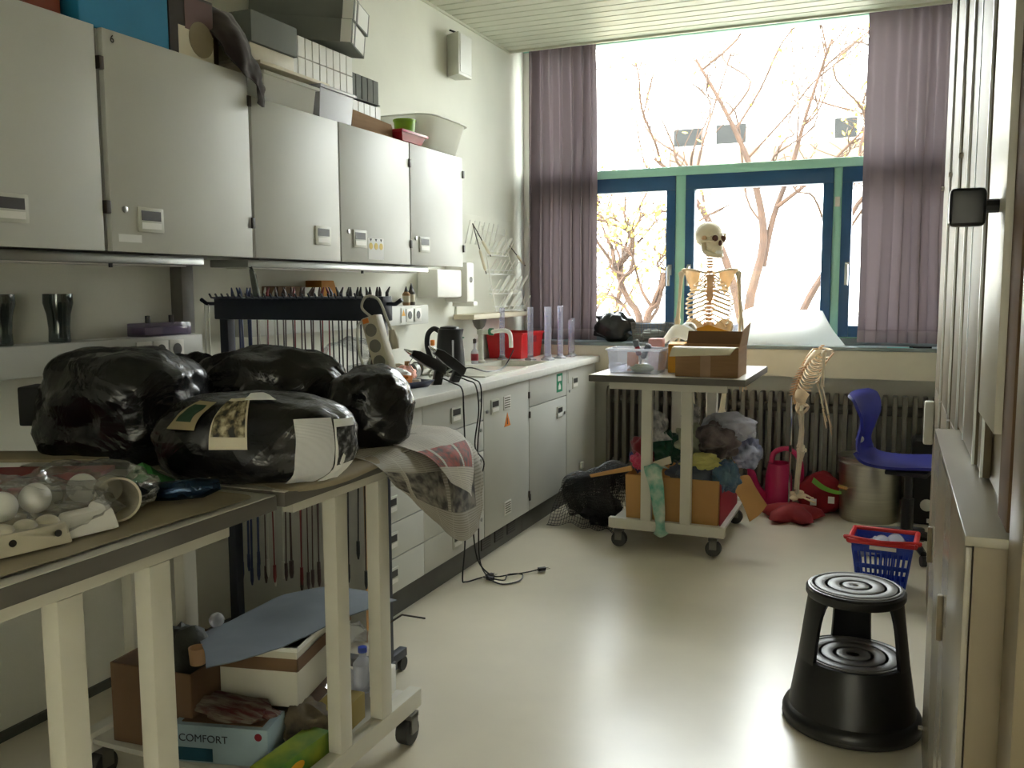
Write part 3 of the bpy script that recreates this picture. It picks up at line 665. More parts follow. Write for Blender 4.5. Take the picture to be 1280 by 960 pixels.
# drying rack on the wall
t = thing('drying_rack', 'white wire drying rack with pegs on the wall above the sink', 'drying rack')
MB().box(0.001, .012, 4.17, 5.02, 1.19, 1.80).build('back_panel', 'wall', t, bevel=.002)
MB().box(.012, .15, 4.12, 4.98, 1.165, 1.195).build('drip_tray', 'cream', t, bevel=.004)
rows = [(1.56, .05, 4.52, 4.86), (1.44, .075, 4.46, 4.90), (1.315, .10, 4.46, 4.95), (1.21, .13, 4.46, 4.97)]
for z, x, y0, y1 in rows:
    for q in (0, .025): MB().tube([(x, y0, z+q), (x, y1, z+q)], .0042, 6).build('rail', 'paper', t)
    k = 6
    for i in range(k):
        yy = y0+(y1-y0)*(i+.5)/k; MB().tube([(x, yy, z), (x+.05, yy+.015, z+.09)], .004, 6).build('peg', 'white', t)
for y0, y1 in ((4.50, 4.46), (4.86, 4.97)): MB().tube([(.03, y0, 1.74), (.06, y0, 1.56), (.14, y1, 1.20)], .0035, 6).build('upright', 'white', t)
MB().tube([(.03, 4.50, 1.72), (.03, 4.86, 1.70)], .003, 6).build('rail', 'white', t)
for i in range(7):
    yy = 4.26+i*.07; MB().tube([(.03, yy, 1.62+.0*i), (.05, yy+.03, 1.76)], .004, 6).build('peg', 'white', t)
for i, (p, q, lb) in enumerate([((.06, 4.30, 1.74), (.08, 4.52, 1.55), 'thin bottle brush crossing the upper left of the drying rack'), ((.06, 4.30, 1.74), (.08, 4.45, 1.44), 'bottle brush hanging steeply at the left of the drying rack'), ((.07, 4.82, 1.64), (.12, 5.0, 1.50), 'bottle brush at the right of the drying rack')]):
    b = thing('bottle_brush', lb, 'brush', group='brushes on the drying rack'); p = Vector(p); q = Vector(q)
    MB().tube([p, q], .0035, 6).build('wire', 'hinge', b); MB().tube([p.lerp(q, .5), p.lerp(q, .55), p.lerp(q, .9), p.lerp(q, .95)], [.003, .009, .009, .003], 8).build('bristles', 'cream', b)
for i, (y, z, x) in enumerate([(4.56, 1.335, .13), (4.66, 1.335, .13), (4.76, 1.335, .13), (4.60, 1.58, .08), (4.72, 1.58, .08), (4.86, 1.34, .13), (4.55, 1.235, .15), (4.70, 1.235, .15)]):
    o = MB().tube([(x, y, z), (x+.05, y+.015, z+.085), (x+.055, y+.017, z+.095)], [.011, .011, .003], 10).build('test_tube', 'milky')
    tag(o, ['clear glass vessel on the second peg row, leftmost', 'clear glass vessel on the second peg row, middle', 'clear glass vessel on the second peg row, right of middle', 'clear glass tube on the top peg row, left', 'clear glass tube on the top peg row, right', 'clear glass vessel on the second peg row, rightmost', 'clear glass tube on the bottom peg row, left', 'clear glass tube on the bottom peg row, right'][i], 'glassware', 'glassware on the drying rack')
t = thing('funnel', 'dark grey funnel hanging below the drip tray', 'funnel', (.17, 4.12, 1.16)); t.location = (.10, 4.30, 1.1645)
MB().lathe([(.045, 0), (.043, -.015), (.032, -.045), (.01, -.07), (0, -.072)], 18).build('cone', 'radiator', t)
t = thing('towel_dispenser', 'white paper towel dispenser beside the last wall cabinet', 'dispenser')
MB().box(.001, .13, 3.70, 4.0, 1.30, 1.455).build('case', 'white', t, bevel=.012)
MB().box(.001, .15, 4.03, 4.13, 1.27, 1.50).build('soap_case', 'white', t, bevel=.015)
MB().lathe([(.018, 0), (.018, .002), (0, .002)], 14, M4=basis((.15, 4.08, 1.40), (0, 1, 0), (0, 0, 1))).build('window', 'radiator', t)
MB().box(.04, .18, 4.05, 4.11, 1.245, 1.275).build('lever', 'white', t, bevel=.006)
MB().patch([[(.02, 3.72, 1.301), (.02, 3.98, 1.301)], [(.12, 3.72, 1.30), (.12, 3.98, 1.30)]], 2, 2).build('paper_slot', 'paper', t)

# ------------------------------------------------------------------ on top of the wall cabinets
Z1 = 2.0665; Z2 = 2.0005
t = thing('blue_box', 'blue lidless cardboard box on the tall wall cabinet', 'box', (.30, 1.30, Z1))
open_box('carton', 'box_blue', t, (-.20, .08, -.14, .19), (-.20, .08, -.14, .19), 0, .22, .005)
MB().tube(smooth_path([(.02, -.02, .19), (.086, -.01, .14), (.088, .05, .135), (.03, .06, .19)]), .007, 6).build('cord_handle', 'plug', t)
MB().box(.0805, .0815, -.135, .0, .10, .17).build('label_card', 'teal_dark', t)
t = thing('brown_carton', 'brown carton left of the blue box on the wall cabinet', 'box', (.26, 1.03, Z1))
open_box('carton', mat('rust_card', (128, 58, 36), .8), t, (-.18, .10, -.12, .09), (-.18, .10, -.12, .09), 0, .20, .004)
MB().box(.101, .102, -.10, -.02, .02, .12).build('picture', 'card_tan', t)
t = thing('picture_box', 'brown and cream printed box between blue box and dark cloth', 'box', (.30, 1.60, Z1))
MB().box(-.2, .07, -.095, .10, 0, .20).build('carton', 'hinge', t, bevel=.003)
MB().box(.071, .0716, -.06, .095, .0, .095).build('printed_panel', 'cream', t)
MB().lathe([(.055, 0), (.055, .001)], 24, M4=basis((.0716, .04, .07), (0, 1, 0), (0, 0, 1))).build('printed_disc', 'kraft', t)
MB().box(.0716, .0722, -.03, .095, .09, .19).build('printed_band', mat('mauve_print', (96, 70, 66), .7), t)
# dark cloth hanging over the corner
t = MB().patch([[(.10, 1.70, 2.30), (.10, 1.80, 2.32), (.10, 1.90, 2.30)],
                [(.30, 1.68, 2.24), (.33, 1.79, 2.27), (.30, 1.90, 2.24)],
                [(.405, 1.69, 2.13), (.425, 1.78, 2.16), (.36, 1.90, 2.13)],
                [(.425, 1.76, 2.06), (.43, 1.82, 2.07), (.40, 1.89, 2.06)],
                [(.42, 1.845, 2.03), (.425, 1.865, 2.02), (.40, 1.90, 2.02)],
                [(.415, 1.845, 1.975), (.425, 1.865, 1.965), (.405, 1.89, 1.975)]], 36, 22, .018, 14, 2., .006).build('dark_cloth', mat('dark_brown_cloth', (44, 32, 30), .95, var=.2, sheen=.3), None, smooth=70)
tag(t, 'dark brown cloth hanging over the corner of the tall wall cabinet', 'cloth')
t = thing('carton_under_cloth', 'plain carton propping up the dark cloth', 'box', (.17, 1.81, Z1)); MB().box(-.1, .1, -.08, .03, 0, .2).build('carton', 'card_dark', t, bevel=.003)
# clear storage boxes
t = thing('storage_crate', 'long milky storage crate at the front of the cabinet top', 'crate', (.30, 2.10, Z2), 0)
open_box('tub', 'milky', t, (-.12, .075, -.16, .13), (-.13, .085, -.17, .14), 0, .105, .004, .01)
t = thing('storage_crate', 'clear storage crate with pale contents beside the milky crate', 'crate', (.30, 2.385, Z2), 0)
open_box('tub', 'frost', t, (-.12, .08, -.12, .10), (-.13, .09, -.125, .11), 0, .125, .004, .008)
lump('tissue_ball', 'paper', 'pale tissue ball inside the clear storage crate', 'paper', (.335, 2.40, Z2+.006), (.035, .05, .05), 4, .2, 2)
# plank-like lid board and trays of small boxes
t = thing('cream_board', 'cream board lying across the storage crates', 'board', (.26, 2.10, Z2+.127)); MB().box(-.14, .12, -.18, .24, 0, .012).build('plate', 'cream', t, bevel=.002)
def box_row(name, label, loc, n, dy, w, h, dep, matf='white', rows=1, group='trays of small white boxes'):
    t = thing(name, label, 'box tray', loc, 0, group)
    MB().box(-dep, 0.004, -.004, n*dy+.004, 0, .004).build('tray_base', 'grey_box', t)
    bx = None
    for r in range(rows):
        for i in range(n):
            if bx is None: bx = MB().box(-dep+.004, 0, .002, dy-.002, 0, h).build('small_box', matf, t, bevel=.0015, seg=1); o = bx
            else: o = bx.copy(); C.objects.link(o); o.parent = t
            o.location = (0, i*dy, .004+r*(h+.003))
    MB().box(-dep, -dep+.003, -.004, n*dy+.004, 0, rows*(h+.003)).build('tray_back', 'grey_box', t)
    return t
box_row('box_tray', 'double row of small white boxes under the big grey cartons', (.33, 2.16, Z2+.140), 9, .047, .04, .075, .16, 'white', 2)
t = thing('carton_spacer', 'grey carton under the near end of the big grey cartons', 'box', (.26, 2.02, Z2+.140)); MB().box(-.12, .10, -.13, .12, 0, .055).build('carton', 'milky' if 0 else 'beige', t, bevel=.003)
box_row('box_tray', 'lower row of white boxes above the brown cardboard strip', (.30, 2.53, Z2+.004), 7, .046, .04, .135, .14)
box_row('box_tray', 'tilted block of grey topped boxes on the lower white row', (.30, 2.56, Z2+.150), 6, .046, .04, .10, .12, 'grey_box')
box_row('box_tray', 'small upper row of white boxes behind the grey topped block', (.13, 2.60, Z2+.004), 7, .046, .04, .30, .10)
t = thing('card_strip', 'brown cardboard strip leaning before the white box row', 'cardboard', (.37, 2.66, Z2))
MB().prism([(-.16, 0), (.16, 0), (.16, .05), (.15, .062), (-.16, .075)], 0, .005, M4=basis((0, 0, 0), (0, 1, 0), (0, 0, 1))).build('strip', 'card', t)
def grey_carton(loc, rz, label, shift=0.):
    t = thing('grey_carton', label, 'carton', loc, rz, 'big grey cartons'); t.rotation_euler = (0, R(5.0), rz)
    MB().box(-.42+shift, shift, 0, .26, 0, .088).build('carton', 'grey_box', t, bevel=.002)
    MB().box(shift+.0005, shift+.0015, .03, .235, .006, .082).build('white_label', 'paper', t)
    MB().box(shift-.04, shift+.0012, -.0012, .0, .001, .087).build('white_edge', 'paper', t)
    MB().box(shift+.0016, shift+.0025, .05, .075, .0, .088).build('dark_band', 'recess', t)
    MB().box(shift-.08, shift-.05, .09, .115, .088, .0895).build('tape_tab', 'paper', t)
grey_carton((.425, 2.42, Z2+.311), R(20), 'big grey carton, lower of the two on the box trays')
grey_carton((.430, 2.43, Z2+.401), R(18), 'big grey carton, topmost on the box trays')
t = thing('small_grey_carton', 'short grey carton beneath the stacked big cartons', 'carton', (.25, 2.02, Z2+.196)); MB().box(-.12, .12, -.13, .13, 0, .105).build('carton', 'grey_box', t, bevel=.003)
# tub, red tray, green pot
def rr_tub(mat_, t, bx, by, tx, ty, h, w=.004, rim=.012):
    mb = MB(); n = 32
    def ring(ax, ay, z):
        o = []
        for j in range(n):
            a = 2*PI*j/n; c, s_ = math.cos(a), math.sin(a); e = .45
            o.append((ax*math.copysign(abs(c)**e, c), ay*math.copysign(abs(s_)**e, s_), z))
        return o
    rs = [ring(bx*.9, by*.9, 0), ring(bx, by, .012), ring(tx, ty, h), ring(tx+rim, ty+rim, h), ring(tx+rim, ty+rim, h+.005), ring(tx-w, ty-w, h+.005), ring(bx-w, by-w, .016), ring(bx*.9, by*.9, .008)]
    vs = [p for r in rs for p in r]
    fs = [(i*n+j, i*n+(j+1) % n, (i+1)*n+(j+1) % n, (i+1)*n+j) for i in range(len(rs)-1) for j in range(n)]+[tuple(range(n))[::-1], tuple((len(rs)-1)*n+j for j in range(n))]
    return mb.add(vs, fs).build('tub', mat_, t, smooth=50)
t = thing('washing_tub', 'large milky plastic washing tub at the end of the wall cabinets', 'tub', (.27, 3.29, Z2)); rr_tub('milky', t, .12, .18, .155, .225, .15)
t = thing('long_tub', 'long milky tub lying behind the red tray', 'tub', (.13, 2.97, Z2)); rr_tub('milky', t, .10, .09, .115, .10, .135) if 0 else open_box('tub', 'milky', t, (-.10, .03, -.02, .08), (-.11, .04, -.03, .09), 0, .13, .004, .008)
t = thing('red_tray', 'shallow red plastic tray on the wall cabinet edge', 'tray', (.345, 2.955, Z2), 0)
open_box('dish', mat('tray_red', (170, 28, 40), .4), t, (-.07, .06, -.10, .075), (-.085, .075, -.13, .10), 0, .045, .003, .006)
t = thing('plant_pot', 'lime green plant pot standing in the red tray', 'pot', (.335, 3.0, Z2+.0032))
MB().lathe([(.038, 0), (.04, .002), (.050, .105), (.053, .105), (.053, .112), (.047, .112), (.037, .006), (0, .006)], 24).build('pot', 'lime', t)

# tumblers on the trunking
for i, (y, lb) in enumerate([(1.115, 'dark tinted drinking glass at the left picture edge'), (1.315, 'dark tinted drinking glass, second on the trunking')]):
    t = thing('drinking_glass', lb, 'glass', (.06, y, 1.1905), 0, 'tinted glasses on the trunking')
    MB().lathe([(.030, 0), (.032, .004), (.030, .04), (.034, .085), (.043, .12), (.042, .148), (.040, .148), (.0405, .12), (.031, .085), (.027, .04), (.028, .012), (0, .012)], 24).build('vessel', 'drinkglass', t)
t = thing('battery_box', 'clear purple box with two black knobs on the trunking', 'box', (.06, 1.73, 1.1905))
MB().box(-.04, .04, -.11, .11, 0, .045).build('case', clear('violet_case', (.75, .7, .85), .1, .1, .3, (.5, .42, .6)), t, bevel=.004)
for yy in (-.055, .055): MB().lathe([(.009, .045), (.009, .07), (0, .071)], 12, (0, yy, 0)).build('knob', 'black', t)
MB().box(-.03, .03, -.10, .10, .006, .03).build('cells', mat('cells', (90, 70, 110), .5), t)
t = thing('loose_label', 'small white label lying on the trunking', 'label', (.06, 1.45, 1.1905)); MB().box(-.02, .02, -.04, .04, 0, .002).build('slip', 'paper', t)

# ------------------------------------------------------------------ trolleys
def trolley(loc, rz, label):
    t = thing('trolley', label, 'trolley', loc, rz, 'laminate topped steel trolleys')
    tp = MB().box(-.395, .395, -.05, .77, .872, .9045).build('table_top', 'slab_edge', t, bevel=.003)
    MB().box(-.393, .393, -.048, .768, .9045, .9065).build('laminate', 'slab_top', tp)
    for v in (0, .69):
        f = MB().box(-.30, .30, v, v+.03, .832, .8715).build('end_frame', 'frame_white', t, bevel=.004)
        MB().box(-.30, .30, v, v+.04, .10, .155).build('foot_rail', 'frame_white', f, bevel=.004)
        for u in (-.102, .102): MB().box(u-.027, u+.027, v, v+.04, .155, .832).build('post', 'frame_white', f, bevel=.004)
    MB().box(-.29, .29, .04, .69, .125, .14).build('shelf', 'slab_top', t, bevel=.002)
    for u in (-.245, .245):
        for v in (.02, .71):
            c = MB().tube([(u, v+.02, .042), (u, v-.02, .042)], .04, 20)
            c = c.build('caster_wheel', 'rubber', t, bevel=.006)
            MB().box(u-.018, u+.018, v-.027, v-.022, .04, .095).box(u-.018, u+.018, v+.022, v+.027, .04, .095).box(u-.022, u+.022, v-.027, v+.027, .085, .10).build('caster_fork', 'caster_metal', c)
    return t
trolley((1.39, 3.75, 0), 0, 'trolley carrying boxes and fabric in front of the radiator')
trolley((1.16, 1.285, 0), R(90), 'near trolley with newspaper hanging off its corner')
trolley((1.16, .468, 0), R(90), 'near trolley at the left edge under the egg cartons')
ZT = .907
# ------------------------------------------------------------------ black wrapped lumps
def blob(label, c, r, axis, seed, amp=.10, sq=2.6, freq=1.6):
    """superellipsoid along `axis` (horizontal angle) wrapped in crumpled foil; returns object and its surface function"""
    M4 = Matrix.Rotation(axis, 4, 'Z')
    def surf(th, ph, off=0.):
        d = Vector((math.sin(th)*math.cos(ph), math.sin(th)*math.sin(ph), math.cos(th)))
        k = (abs(d.x)**sq+abs(d.y)**sq+abs(d.z)**sq)**(-1/sq)
        k *= 1+amp*fbm(d*freq+Vector((seed*5.3, seed, seed*2)), 3)+.016*abs(noise.noise(d*7+Vector((seed, 0, 4))))+.01*noise.noise(d*16+Vector((seed, 3, 4)))
        p = Vector((d.x*r[0]*k, d.y*r[1]*k, d.z*r[2]*k)); p += d*off
        p.z = max(p.z, -(c[2]-ZT-.001))
        return p
    nu, nv = 72, 44; vs = []
    for i in range(nv+1):
        for j in range(nu): vs.append(surf(PI*i/nv, 2*PI*j/nu))
    fs = [(i*nu+j, (i+1)*nu+j, (i+1)*nu+(j+1) % nu, i*nu+(j+1) % nu) for i in range(nv) for j in range(nu)]
    t = thing('foil_lump', label, 'lump', c, axis, 'black foil wrapped lumps on the near trolleys')
    MB().add(vs, fs).build('wrapping', 'foil', t, smooth=75)
    return t, surf
CA = 22.9
lA, fA = blob('big black foil lump at the left with a shiny end', (.60, 1.04, ZT+.140), (.19, .17, .150), R(CA), 1.0, .12, 3.2)
MB().box(-.245, -.19, -.06, .03, -.04, .06).build('taped_block', 'black_matt', lA, bevel=.006)
lE, fE = blob('front black foil lump with pictures stuck on it', (1.05, 1.00, ZT+.093), (.235, .130, .106), R(CA-3), 2.2, .07, 2.8)
lD, fD = blob('black foil lump with shiny right flank above the newspaper', (1.07, 1.47, ZT+.100), (.125, .13, .122), R(CA), 3.4, .13, 2.4)
lC, fC = blob('long black foil lump at the back before the cable rack', (.71, 1.50, ZT+.12), (.225, .14, .15), R(CA+8), 4.6, .12, 2.4)
lB, fB = blob('small black foil lump between the big one and the rack', (.40, 1.50, ZT+.11), (.10, .12, .135), R(CA), 5.8, .14, 2.4)
def sticker(par, surf, th0, th1, ph0, ph1, mt, name, off=.006):
    g = [[surf(th0+(th1-th0)*i/4, ph0+(ph1-ph0)*j/4, off) for j in range(5)] for i in range(5)]
    return MB().patch(g, 12, 12, 0, 1, 0, .001).build(name, mt, par, smooth=60)
def photo_mat(name, c1, c2, c3, scale=3.):
    m, nt, b = new_mat(name); N = nt.nodes; L = nt.links
    tc = N.new('ShaderNodeTexCoord'); nz = N.new('ShaderNodeTexNoise'); nz.inputs['Scale'].default_value = scale; nz.inputs['Detail'].default_value = 5
    L.new(tc.outputs['UV'], nz.inputs['Vector']); cr = N.new('ShaderNodeValToRGB'); e = cr.color_ramp.elements
    e[0].position = .40; e[0].color = (*lin(c1), 1); e[1].position = .62; e[1].color = (*lin(c3), 1); k = e.new(.5); k.color = (*lin(c2), 1)
    L.new(nz.outputs[0], cr.inputs[0]); L.new(cr.outputs[0], b.inputs['Base Color']); b.inputs['Roughness'].default_value = .6; return m
tan_paper = mat('tan_print', (150, 136, 104), .8)
s1 = sticker(lE, fE, R(38), R(72), R(-128), R(-112), tan_paper, 'picture_sheet')
sticker(lE, fE, R(44), R(64), R(-125), R(-115), mat('leaf_green_print', (24, 54, 34), .8), 'picture_sheet', .0085)
sticker(lE, fE, R(30), R(92), R(-104), R(-84), 'cream', 'picture_sheet')
sticker(lE, fE, R(36), R(78), R(-103), R(-85), photo_mat('photo_print', (30, 28, 22), (120, 108, 78), (190, 178, 146), 4), 'picture_sheet', .0085)
sticker(lE, fE, R(14), R(34), R(-88), R(-60), 'paper', 'picture_sheet', .006)
def text_mat():
    m, nt, b = new_mat('typed_page'); N = nt.nodes; L = nt.links
    tc = N.new('ShaderNodeTexCoord'); wv = N.new('ShaderNodeTexWave'); wv.wave_type = 'BANDS'; wv.bands_direction = 'Y'; wv.inputs['Scale'].default_value = 26; wv.inputs['Distortion'].default_value = .4
    L.new(tc.outputs['UV'], wv.inputs['Vector']); cr = N.new('ShaderNodeValToRGB'); cr.color_ramp.elements[0].color = (*lin((138, 138, 142)), 1); cr.color_ramp.elements[1].color = (*lin((222, 222, 222)), 1); cr.color_ramp.elements[0].position = .1; cr.color_ramp.elements[1].position = .35
    L.new(wv.outputs[0], cr.inputs[0]); L.new(cr.outputs[0], b.inputs['Base Color']); b.inputs['Roughness'].default_value = .8; return m
sticker(lE, fE, R(62), R(138), R(-60), R(-36), text_mat(), 'typed_sheet', .008)
sticker(lE, fE, R(64), R(134), R(-35), R(-8), 'paper', 'typed_sheet', .008)
sticker(lE, fE, R(72), R(112), R(-34), R(-10), photo_mat('dark_photo', (20, 20, 22), (60, 60, 62), (130, 130, 132), 5), 'photo', .0105)
MB().patch([[(.23, .20, .0), (.26, .20, .06)], [(.20, .16, .0), (.20, .16, .06)]], 4, 4).build('paper_tab', 'paper', lB)
# newspapers on the near trolley corner
t = MB().patch([[(1.02, 1.22, ZT+.004), (1.08, 1.40, ZT+.004), (1.06, 1.60, ZT+.004), (1.0, 1.72, ZT+.006)],
                [(1.17, 1.24, ZT+.006), (1.17, 1.42, ZT+.008), (1.16, 1.62, ZT+.012), (1.10, 1.80, ZT+.0)],
                [(1.235, 1.25, ZT-.01), (1.25, 1.42, ZT-.035), (1.245, 1.62, ZT-.05), (1.20, 1.88, ZT-.06)],
                [(1.25, 1.31, ZT-.07), (1.27, 1.46, ZT-.14), (1.28, 1.62, ZT-.19), (1.27, 1.80, ZT-.20)],
                [(1.255, 1.36, ZT-.11), (1.275, 1.50, ZT-.22), (1.29, 1.60, ZT-.29), (1.29, 1.72, ZT-.28)]], 26, 26, .012, 9, 1., .0012).build('newspaper', 'news', None, smooth=50)
tag(t, 'open grey newspaper hanging off the near trolley corner', 'newspaper', 'newspapers on the near trolleys')
t = MB().patch([[(1.0, 1.40, ZT+.012), (1.06, 1.58, ZT+.012), (1.04, 1.74, ZT+.014)],
                [(1.16, 1.42, ZT+.014), (1.18, 1.62, ZT+.016), (1.15, 1.82, ZT+.004)],
                [(1.262, 1.46, ZT-.02), (1.272, 1.62, ZT-.03), (1.25, 1.76, ZT-.05)],
                [(1.30, 1.52, ZT-.10), (1.31, 1.60, ZT-.14), (1.30, 1.66, ZT-.17)]], 22, 20, .006, 10, 5., .0012).build('newspaper', 'news2', None, smooth=50)
tag(t, 'torn lighter newspaper page with red pictures on top of the hanging one', 'newspaper', 'newspapers on the near trolleys')
t = MB().patch([[(.62, .98, ZT+.003), (.62, 1.2, ZT+.004), (.62, 1.45, ZT+.003)], [(.95, .93, ZT+.003), (.95, 1.15, ZT+.005), (.95, 1.45, ZT+.003)], [(1.19, .90, ZT+.003), (1.20, 1.08, ZT+.005), (1.19, 1.30, ZT+.003)], [(1.212, .94, ZT-.01), (1.225, 1.08, ZT-.02), (1.22, 1.26, ZT-.015)]], 16, 16, .003, 12, 8., .0012).build('newspaper', 'kraft', None, smooth=50)
tag(t, 'crumpled brown paper under the front foil lump', 'paper')
t = MB().patch([[(.45, .07, ZT+.002), (.45, .45, ZT+.003), (.45, .82, ZT+.002)], [(.8, .07, ZT+.003), (.8, .45, ZT+.003), (.82, .83, ZT+.003)], [(1.12, .07, ZT+.003), (1.13, .45, ZT+.004), (1.13, .83, ZT+.003)], [(1.18, .07, ZT+.002), (1.185, .45, ZT+.006), (1.19, .80, ZT+.002)]], 16, 20, .003, 10, 12., .0012).build('kraft_sheet', 'kraft', None, smooth=50)
tag(t, 'flat brown paper sheet covering the left near trolley', 'paper')
ZP = ZT+.0085
# red folders, green card, blue foil roll, board under the big lump
for i, (loc, rz, lb) in enumerate([((.56, .60, ZP), R(35), 'red folder lying flattest at the left picture edge'), ((.66, .70, ZP+.012), R(28), 'red folder overlapping the first, partly under the black lump')]):
    t = thing('red_folder', lb, 'folder', loc, rz, 'red folders'); MB().box(-.15, .15, -.11, .11, 0, .010).build('cover', 'red_dark', t, bevel=.002); MB().box(-.145, .15, -.105, .105, .003, .007).build('pages', 'kraft', t)
t = thing('grey_board', 'grey board edge under the big black lump', 'board', (.52, .86, ZP+.024), R(CA)); MB().box(-.17, .17, -.06, .06, 0, .008).build('plate', 'kraft', t, bevel=.002)
t = MB().patch([[(.84, .80, ZP+.002), (.88, .82, ZP+.03), (.93, .86, ZP+.002)], [(.87, .76, ZP+.006), (.915, .78, ZP+.055), (.97, .80, ZP+.004)], [(.93, .73, ZP+.002), (.97, .745, ZP+.03), (1.01, .77, ZP+.002)]], 8, 8, 0, 1, 0, .002).build('green_card', 'green', None, smooth=20)
tag(t, 'folded bright green card lying before the front lump', 'card')
t = thing('foil_roll', 'dark blue shiny foil roll at the trolley edge', 'foil', (1.07, .70, ZP))
MB().tube([(-.09, -.045, .018), (-.05, -.03, .02), (0, 0, .022), (.05, .035, .026), (.075, .06, .03)], [.012, .018, .021, .022, .012], 12).build('roll', mat('blue_foil', (26, 48, 70), .22, metal=.6, var=.4, scale=22, bump=.6, bscale=25), t)
MB().ball((-.11, -.055, .022), (.026, .024, .022), 14, 8, lambda d: 1+.25*fbm(d*3)).build('crumpled_end', mat('violet_foil', (44, 40, 62), .3, metal=.5, bump=.6, bscale=25), t)
# plastic bags with foam balls and egg carton
def bag(label, c, r, seed, rz=0.):
    mb = MB(); 
    def fn(d): return 1+.28*fbm(d*1.8+Vector((seed, 0, seed)), 4)+.05*abs(noise.noise(d*9))
    mb.ball((0, 0, r[2]*.85), r, 40, 24, fn); mb.v = [(p[0], p[1], max(p[2], .0005)) for p in mb.v]
    o = mb.build('plastic_bag', 'film', None, smooth=40); o.location = c; o.rotation_euler = (0, 0, rz)
    return tag(o, label, 'bag', 'clear bags on the left near trolley')
bag('clear plastic bag around egg carton and white balls', (1.01, .37, ZP), (.17, .105, .058), 2.1, R(50))
bag('clear plastic bag around the white cup and two balls', (.985, .555, ZP), (.13, .10, .055), 6.4, R(35))
for i, (x, y, z, r, lb) in enumerate([(1.035, .345, .066, .026, 'white foam ball above the egg carton, left'), (1.03, .415, .066, .027, 'white foam ball above the egg carton, right'), (.955, .50, .046, .028, 'white foam ball beside the cup, left'), (.975, .565, .048, .029, 'white foam ball nearest the cup'), (.93, .40, .035, .026, 'white foam ball at the back left of the bag')]):
    o = MB().ball((0, 0, 0), r, 20, 12).build('foam_ball', 'white', None, smooth=80); o.location = (x, y, ZP+max(z, r+.001)); tag(o, lb, 'ball', 'white foam balls')
t = thing('paper_cup', 'white plastic cup lying on its side in the bag', 'cup', (1.055, .565, ZP+.042), R(-35))
MB().lathe([(.028, 0), (.041, .11), (.043, .112), (.039, .112), (.026, .004), (0, .004)], 24, M4=basis((-.06, 0, 0), (0, 1, 0), (0, 0, 1))).build('cup', 'beige', t)
t = thing('egg_carton', 'pale egg carton with round holes at the trolley edge', 'egg carton', (1.085, .33, ZP), R(78))
mb = MB()
mb.frustum((-.09, .08, -.035, .035), (-.082, .072, -.03, .03), 0, .038); mb.build('tray', 'beige', t, bevel=.006)
for i in range(4):
    MB().ball((-.06+i*.038, -.001, .037), (.018, .025, .012), 14, 8).build('cup_dome', 'beige', t)
    if i in (0, 1, 3): MB().lathe([(.006, 0), (.006, .002), (0, .002)], 12, M4=basis((-.06+i*.038, -.0325, .022), (1, 0, 0), (0, 0, 1))).build('hole', 'recess', t)
t = thing('egg_carton', 'torn white carton piece beside the egg carton', 'egg carton', (1.10, .455, ZP), R(80))
mb = MB().frustum((-.05, .055, -.028, .028), (-.035, .045, -.02, .02), 0, .042); mb.build('tray', 'white', t, bevel=.008)
MB().ball((.03, 0, .04), (.018, .02, .014), 14, 8).build('cup_dome', 'white', t)

# ------------------------------------------------------------------ lower shelf of the near trolley
ZS = .1405
t = thing('glove_box', 'pale blue printed glove box lying on the lower shelf', 'box', (.87, 1.075, ZS), R(14))
MB().box(-.13, .13, -.055, .055, 0, .10).build('carton', mat('pale_blue_card', (150, 170, 178), .6), t, bevel=.002)
text_part('COMFORT', .028, 'darkblue', t, basis((-.045, -.0556, .065), (1, 0, 0), (0, 0, 1)))
MB().lathe([(.010, 0), (.010, .0006)], 16, M4=basis((.105, -.0552, .08), (1, 0, 0), (0, 0, 1))).build('red_mark', 'red_dark', t)
MB().box(-.11, .11, -.04, .04, .1002, .102).build('opening_panel', 'card_dark', t)
MB().box(-.12, -.02, -.0556, -.0552, .005, .04).build('teal_panel', 'teal_dark', t)
t = thing('white_carton', 'white carton with brown lid edge on the lower shelf', 'box', (.86, 1.37, .235), R(12))
open_box('carton', 'frame_white', t, (-.13, .10, -.20, .19), (-.13, .10, -.20, .19), 0, .16, .004)
MB().box(.101, .103, -.20, .19, .10, .135).box(-.13, .101, -.202, -.2005, .10, .135).build('brown_tape', 'card_dark', t)
MB().box(-.135, .106, -.206, -.2, .155, .167).box(.1, .106, -.206, .196, .155, .167).build('rim', 'white', t, bevel=.002)
for i, (x, y, c, lb) in enumerate([(.86, 1.37, 'card_dark', 'brown carton under the white carton')]):
    t = thing('brown_carton', lb, 'box', (x, y, ZS), R(12)); MB().box(-.10, .06, -.15, .15, 0, .093).build('carton', c, t, bevel=.003)
t = thing('dark_carton', 'large dark brown carton at the back of the lower shelf', 'box', (.66, 1.17, ZS), R(4)); open_box('carton', 'card_dark', t, (-.14, .12, -.15, .13), (-.14, .12, -.15, .13), 0, .22, .005)
t = MB().patch([[(.66, 1.20, .385), (.68, 1.36, .385), (.70, 1.52, .40), (.80, 1.66, .40)], [(.82, 1.05, .42), (.84, 1.26, .405), (.86, 1.46, .42), (.92, 1.66, .40)], [(.96, .90, .455), (.98, 1.14, .415), (1.0, 1.38, .41), (1.06, 1.62, .405)]], 20, 24, .006, 6, 3., .003).build('grey_cardboard_sheet', mat('blue_grey_card', (122, 130, 138), .8, var=.08), None, smooth=60)
tag(t, 'wavy blue grey sheet lying across the lower shelf cartons', 'sheet')
t = thing('snack_box', 'yellow green printed box at the front of the lower shelf', 'box', (1.075, 1.11, ZS), R(-2))
MB().box(-.035, .035, -.16, .07, 0, .062).build('carton', mat('yellow_green_print', (150, 160, 40), .5, col2=(60, 120, 40), scale=9), t, bevel=.002)
